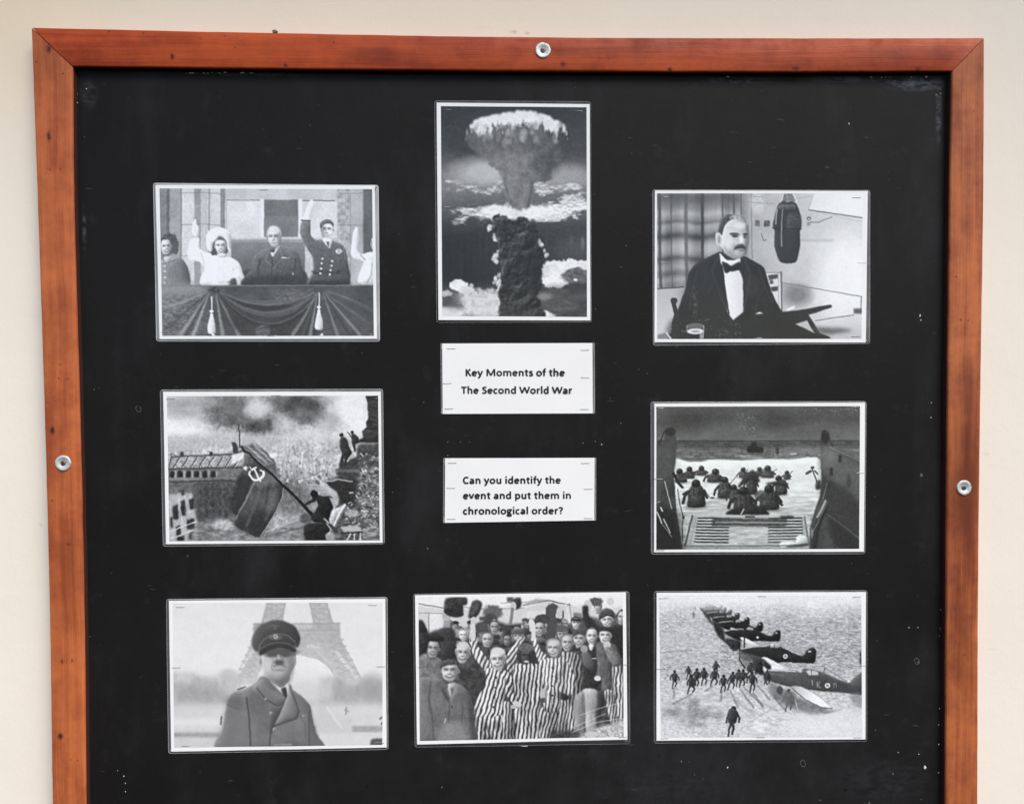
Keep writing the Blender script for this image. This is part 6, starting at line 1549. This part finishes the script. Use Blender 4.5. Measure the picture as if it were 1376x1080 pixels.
make_print('landing', 'laminated_photograph', 'laminated photograph of soldiers wading ashore from a landing craft ramp',
    [(211.9, -17.7), (509.3, -18.5), (509.3, -228.6), (211.5, -225.7)], [(206.6, -15.2), (511.4, -16.4), (511.2, -232.1), (207, -229)], [(214.6, -22), (502, -23.1), (502.5, -224.4), (214.5, -222.1)],
    [(220, -24), (495, -24), (218, -123), (502, -117), (220, -223, 1)], 'mid', 5, (.97, 1.0, .96))
make_print('cap', 'laminated_photograph', 'laminated photograph of an officer in a peaked cap before a lattice tower',
    [(-461.4, -284.9), (-164.3, -286.2), (-164.6, -495.3), (-462.2, -495.6)], [(-465.3, -282.6), (-161.2, -284), (-162.3, -498.8), (-466.5, -498.6)], [(-456.1, -288.1), (-167.9, -291.4), (-170.5, -491.6), (-457.9, -489.9)],
    [(-446, -294, 1), (-182, -295, 1), (-453, -378, 1), (-171, -381, 1), (-442, -488, 1), (-174, -489, 1)], 'mid', 6, (1.02, 1.0, .985))
make_print('crowd', 'laminated_photograph', 'laminated photograph of a cheering crowd in striped clothes waving hats',
    [(-123.1, -281.7), (171.6, -281.6), (173.5, -490.6), (-122.3, -491.9)], [(-126, -280), (176.6, -280.6), (177.4, -497.2), (-125.5, -496.2)], [(-118.6, -284.5), (167, -286.2), (168.3, -486.6), (-118.2, -486.9)],
    [(-114, -383, 1), (170, -384, 1), (27, -497), (167, -487, 1)], 'dim', 7, (1.015, 1.0, .99))
make_print('planes', 'laminated_photograph', 'laminated photograph of airmen running towards a line of fighter planes',
    [(215, -282.9), (512.5, -285.8), (513.4, -496.8), (214.7, -493)], [(210.9, -280.8), (514.9, -283.6), (515.9, -500.3), (210.8, -497)], [(218.2, -285.9), (505.6, -290.3), (508.7, -493.2), (221.1, -488.5)],
    [(224, -291, 1), (364, -290, 1), (499, -293, 1), (221, -391, 1), (510, -391, 1), (226, -490, 1), (363, -491, 1), (502, -494, 1)], 'dim', 8)
make_card('text_card', 'white laminated title card reading Key Moments of the The Second World War',
    [(-82.4, 67), (125.5, 66.8), (125.7, -30.7), (-82.5, -30)], [(-84.8, 67.3), (128.6, 67.1), (128.9, -31), (-84.9, -30.3)],
    [('Key Moments of the', 15.2, -50.4, 87.2, (22.0, 21.4)), ('The Second World War', 15.2, -57.8, 98, (-2.2, -3.2))],
    [(-70, 60, 1), (115, 57, 1), (-76, 12, 1), (115, 19, 1), (-74, -23, 1), (114, -25, 1)], 9)
make_card('text_card', 'white laminated card asking Can you identify the event and put them in chronological order',
    [(-79.6, -91.4), (128.2, -92.7), (127.2, -180), (-80.9, -181.2)], [(-82.3, -91.2), (130.4, -92.5), (129.9, -180.3), (-83.5, -181.5)],
    [('Can you identify the', 15.2, -55.3, 81.0, (-127.0, -128.0)), ('event and put them in', 15.2, -55.4, 94.8, (-148.2, -149.4)), ('chronological order?', 15.2, -55.6, 83.8, (-169.6, -170.6))],
    [(-70, -98, 1), (115, -100, 1), (-72, -133, 1), (119, -136, 1), (-72, -176, 1), (119, -177, 1)], 10)
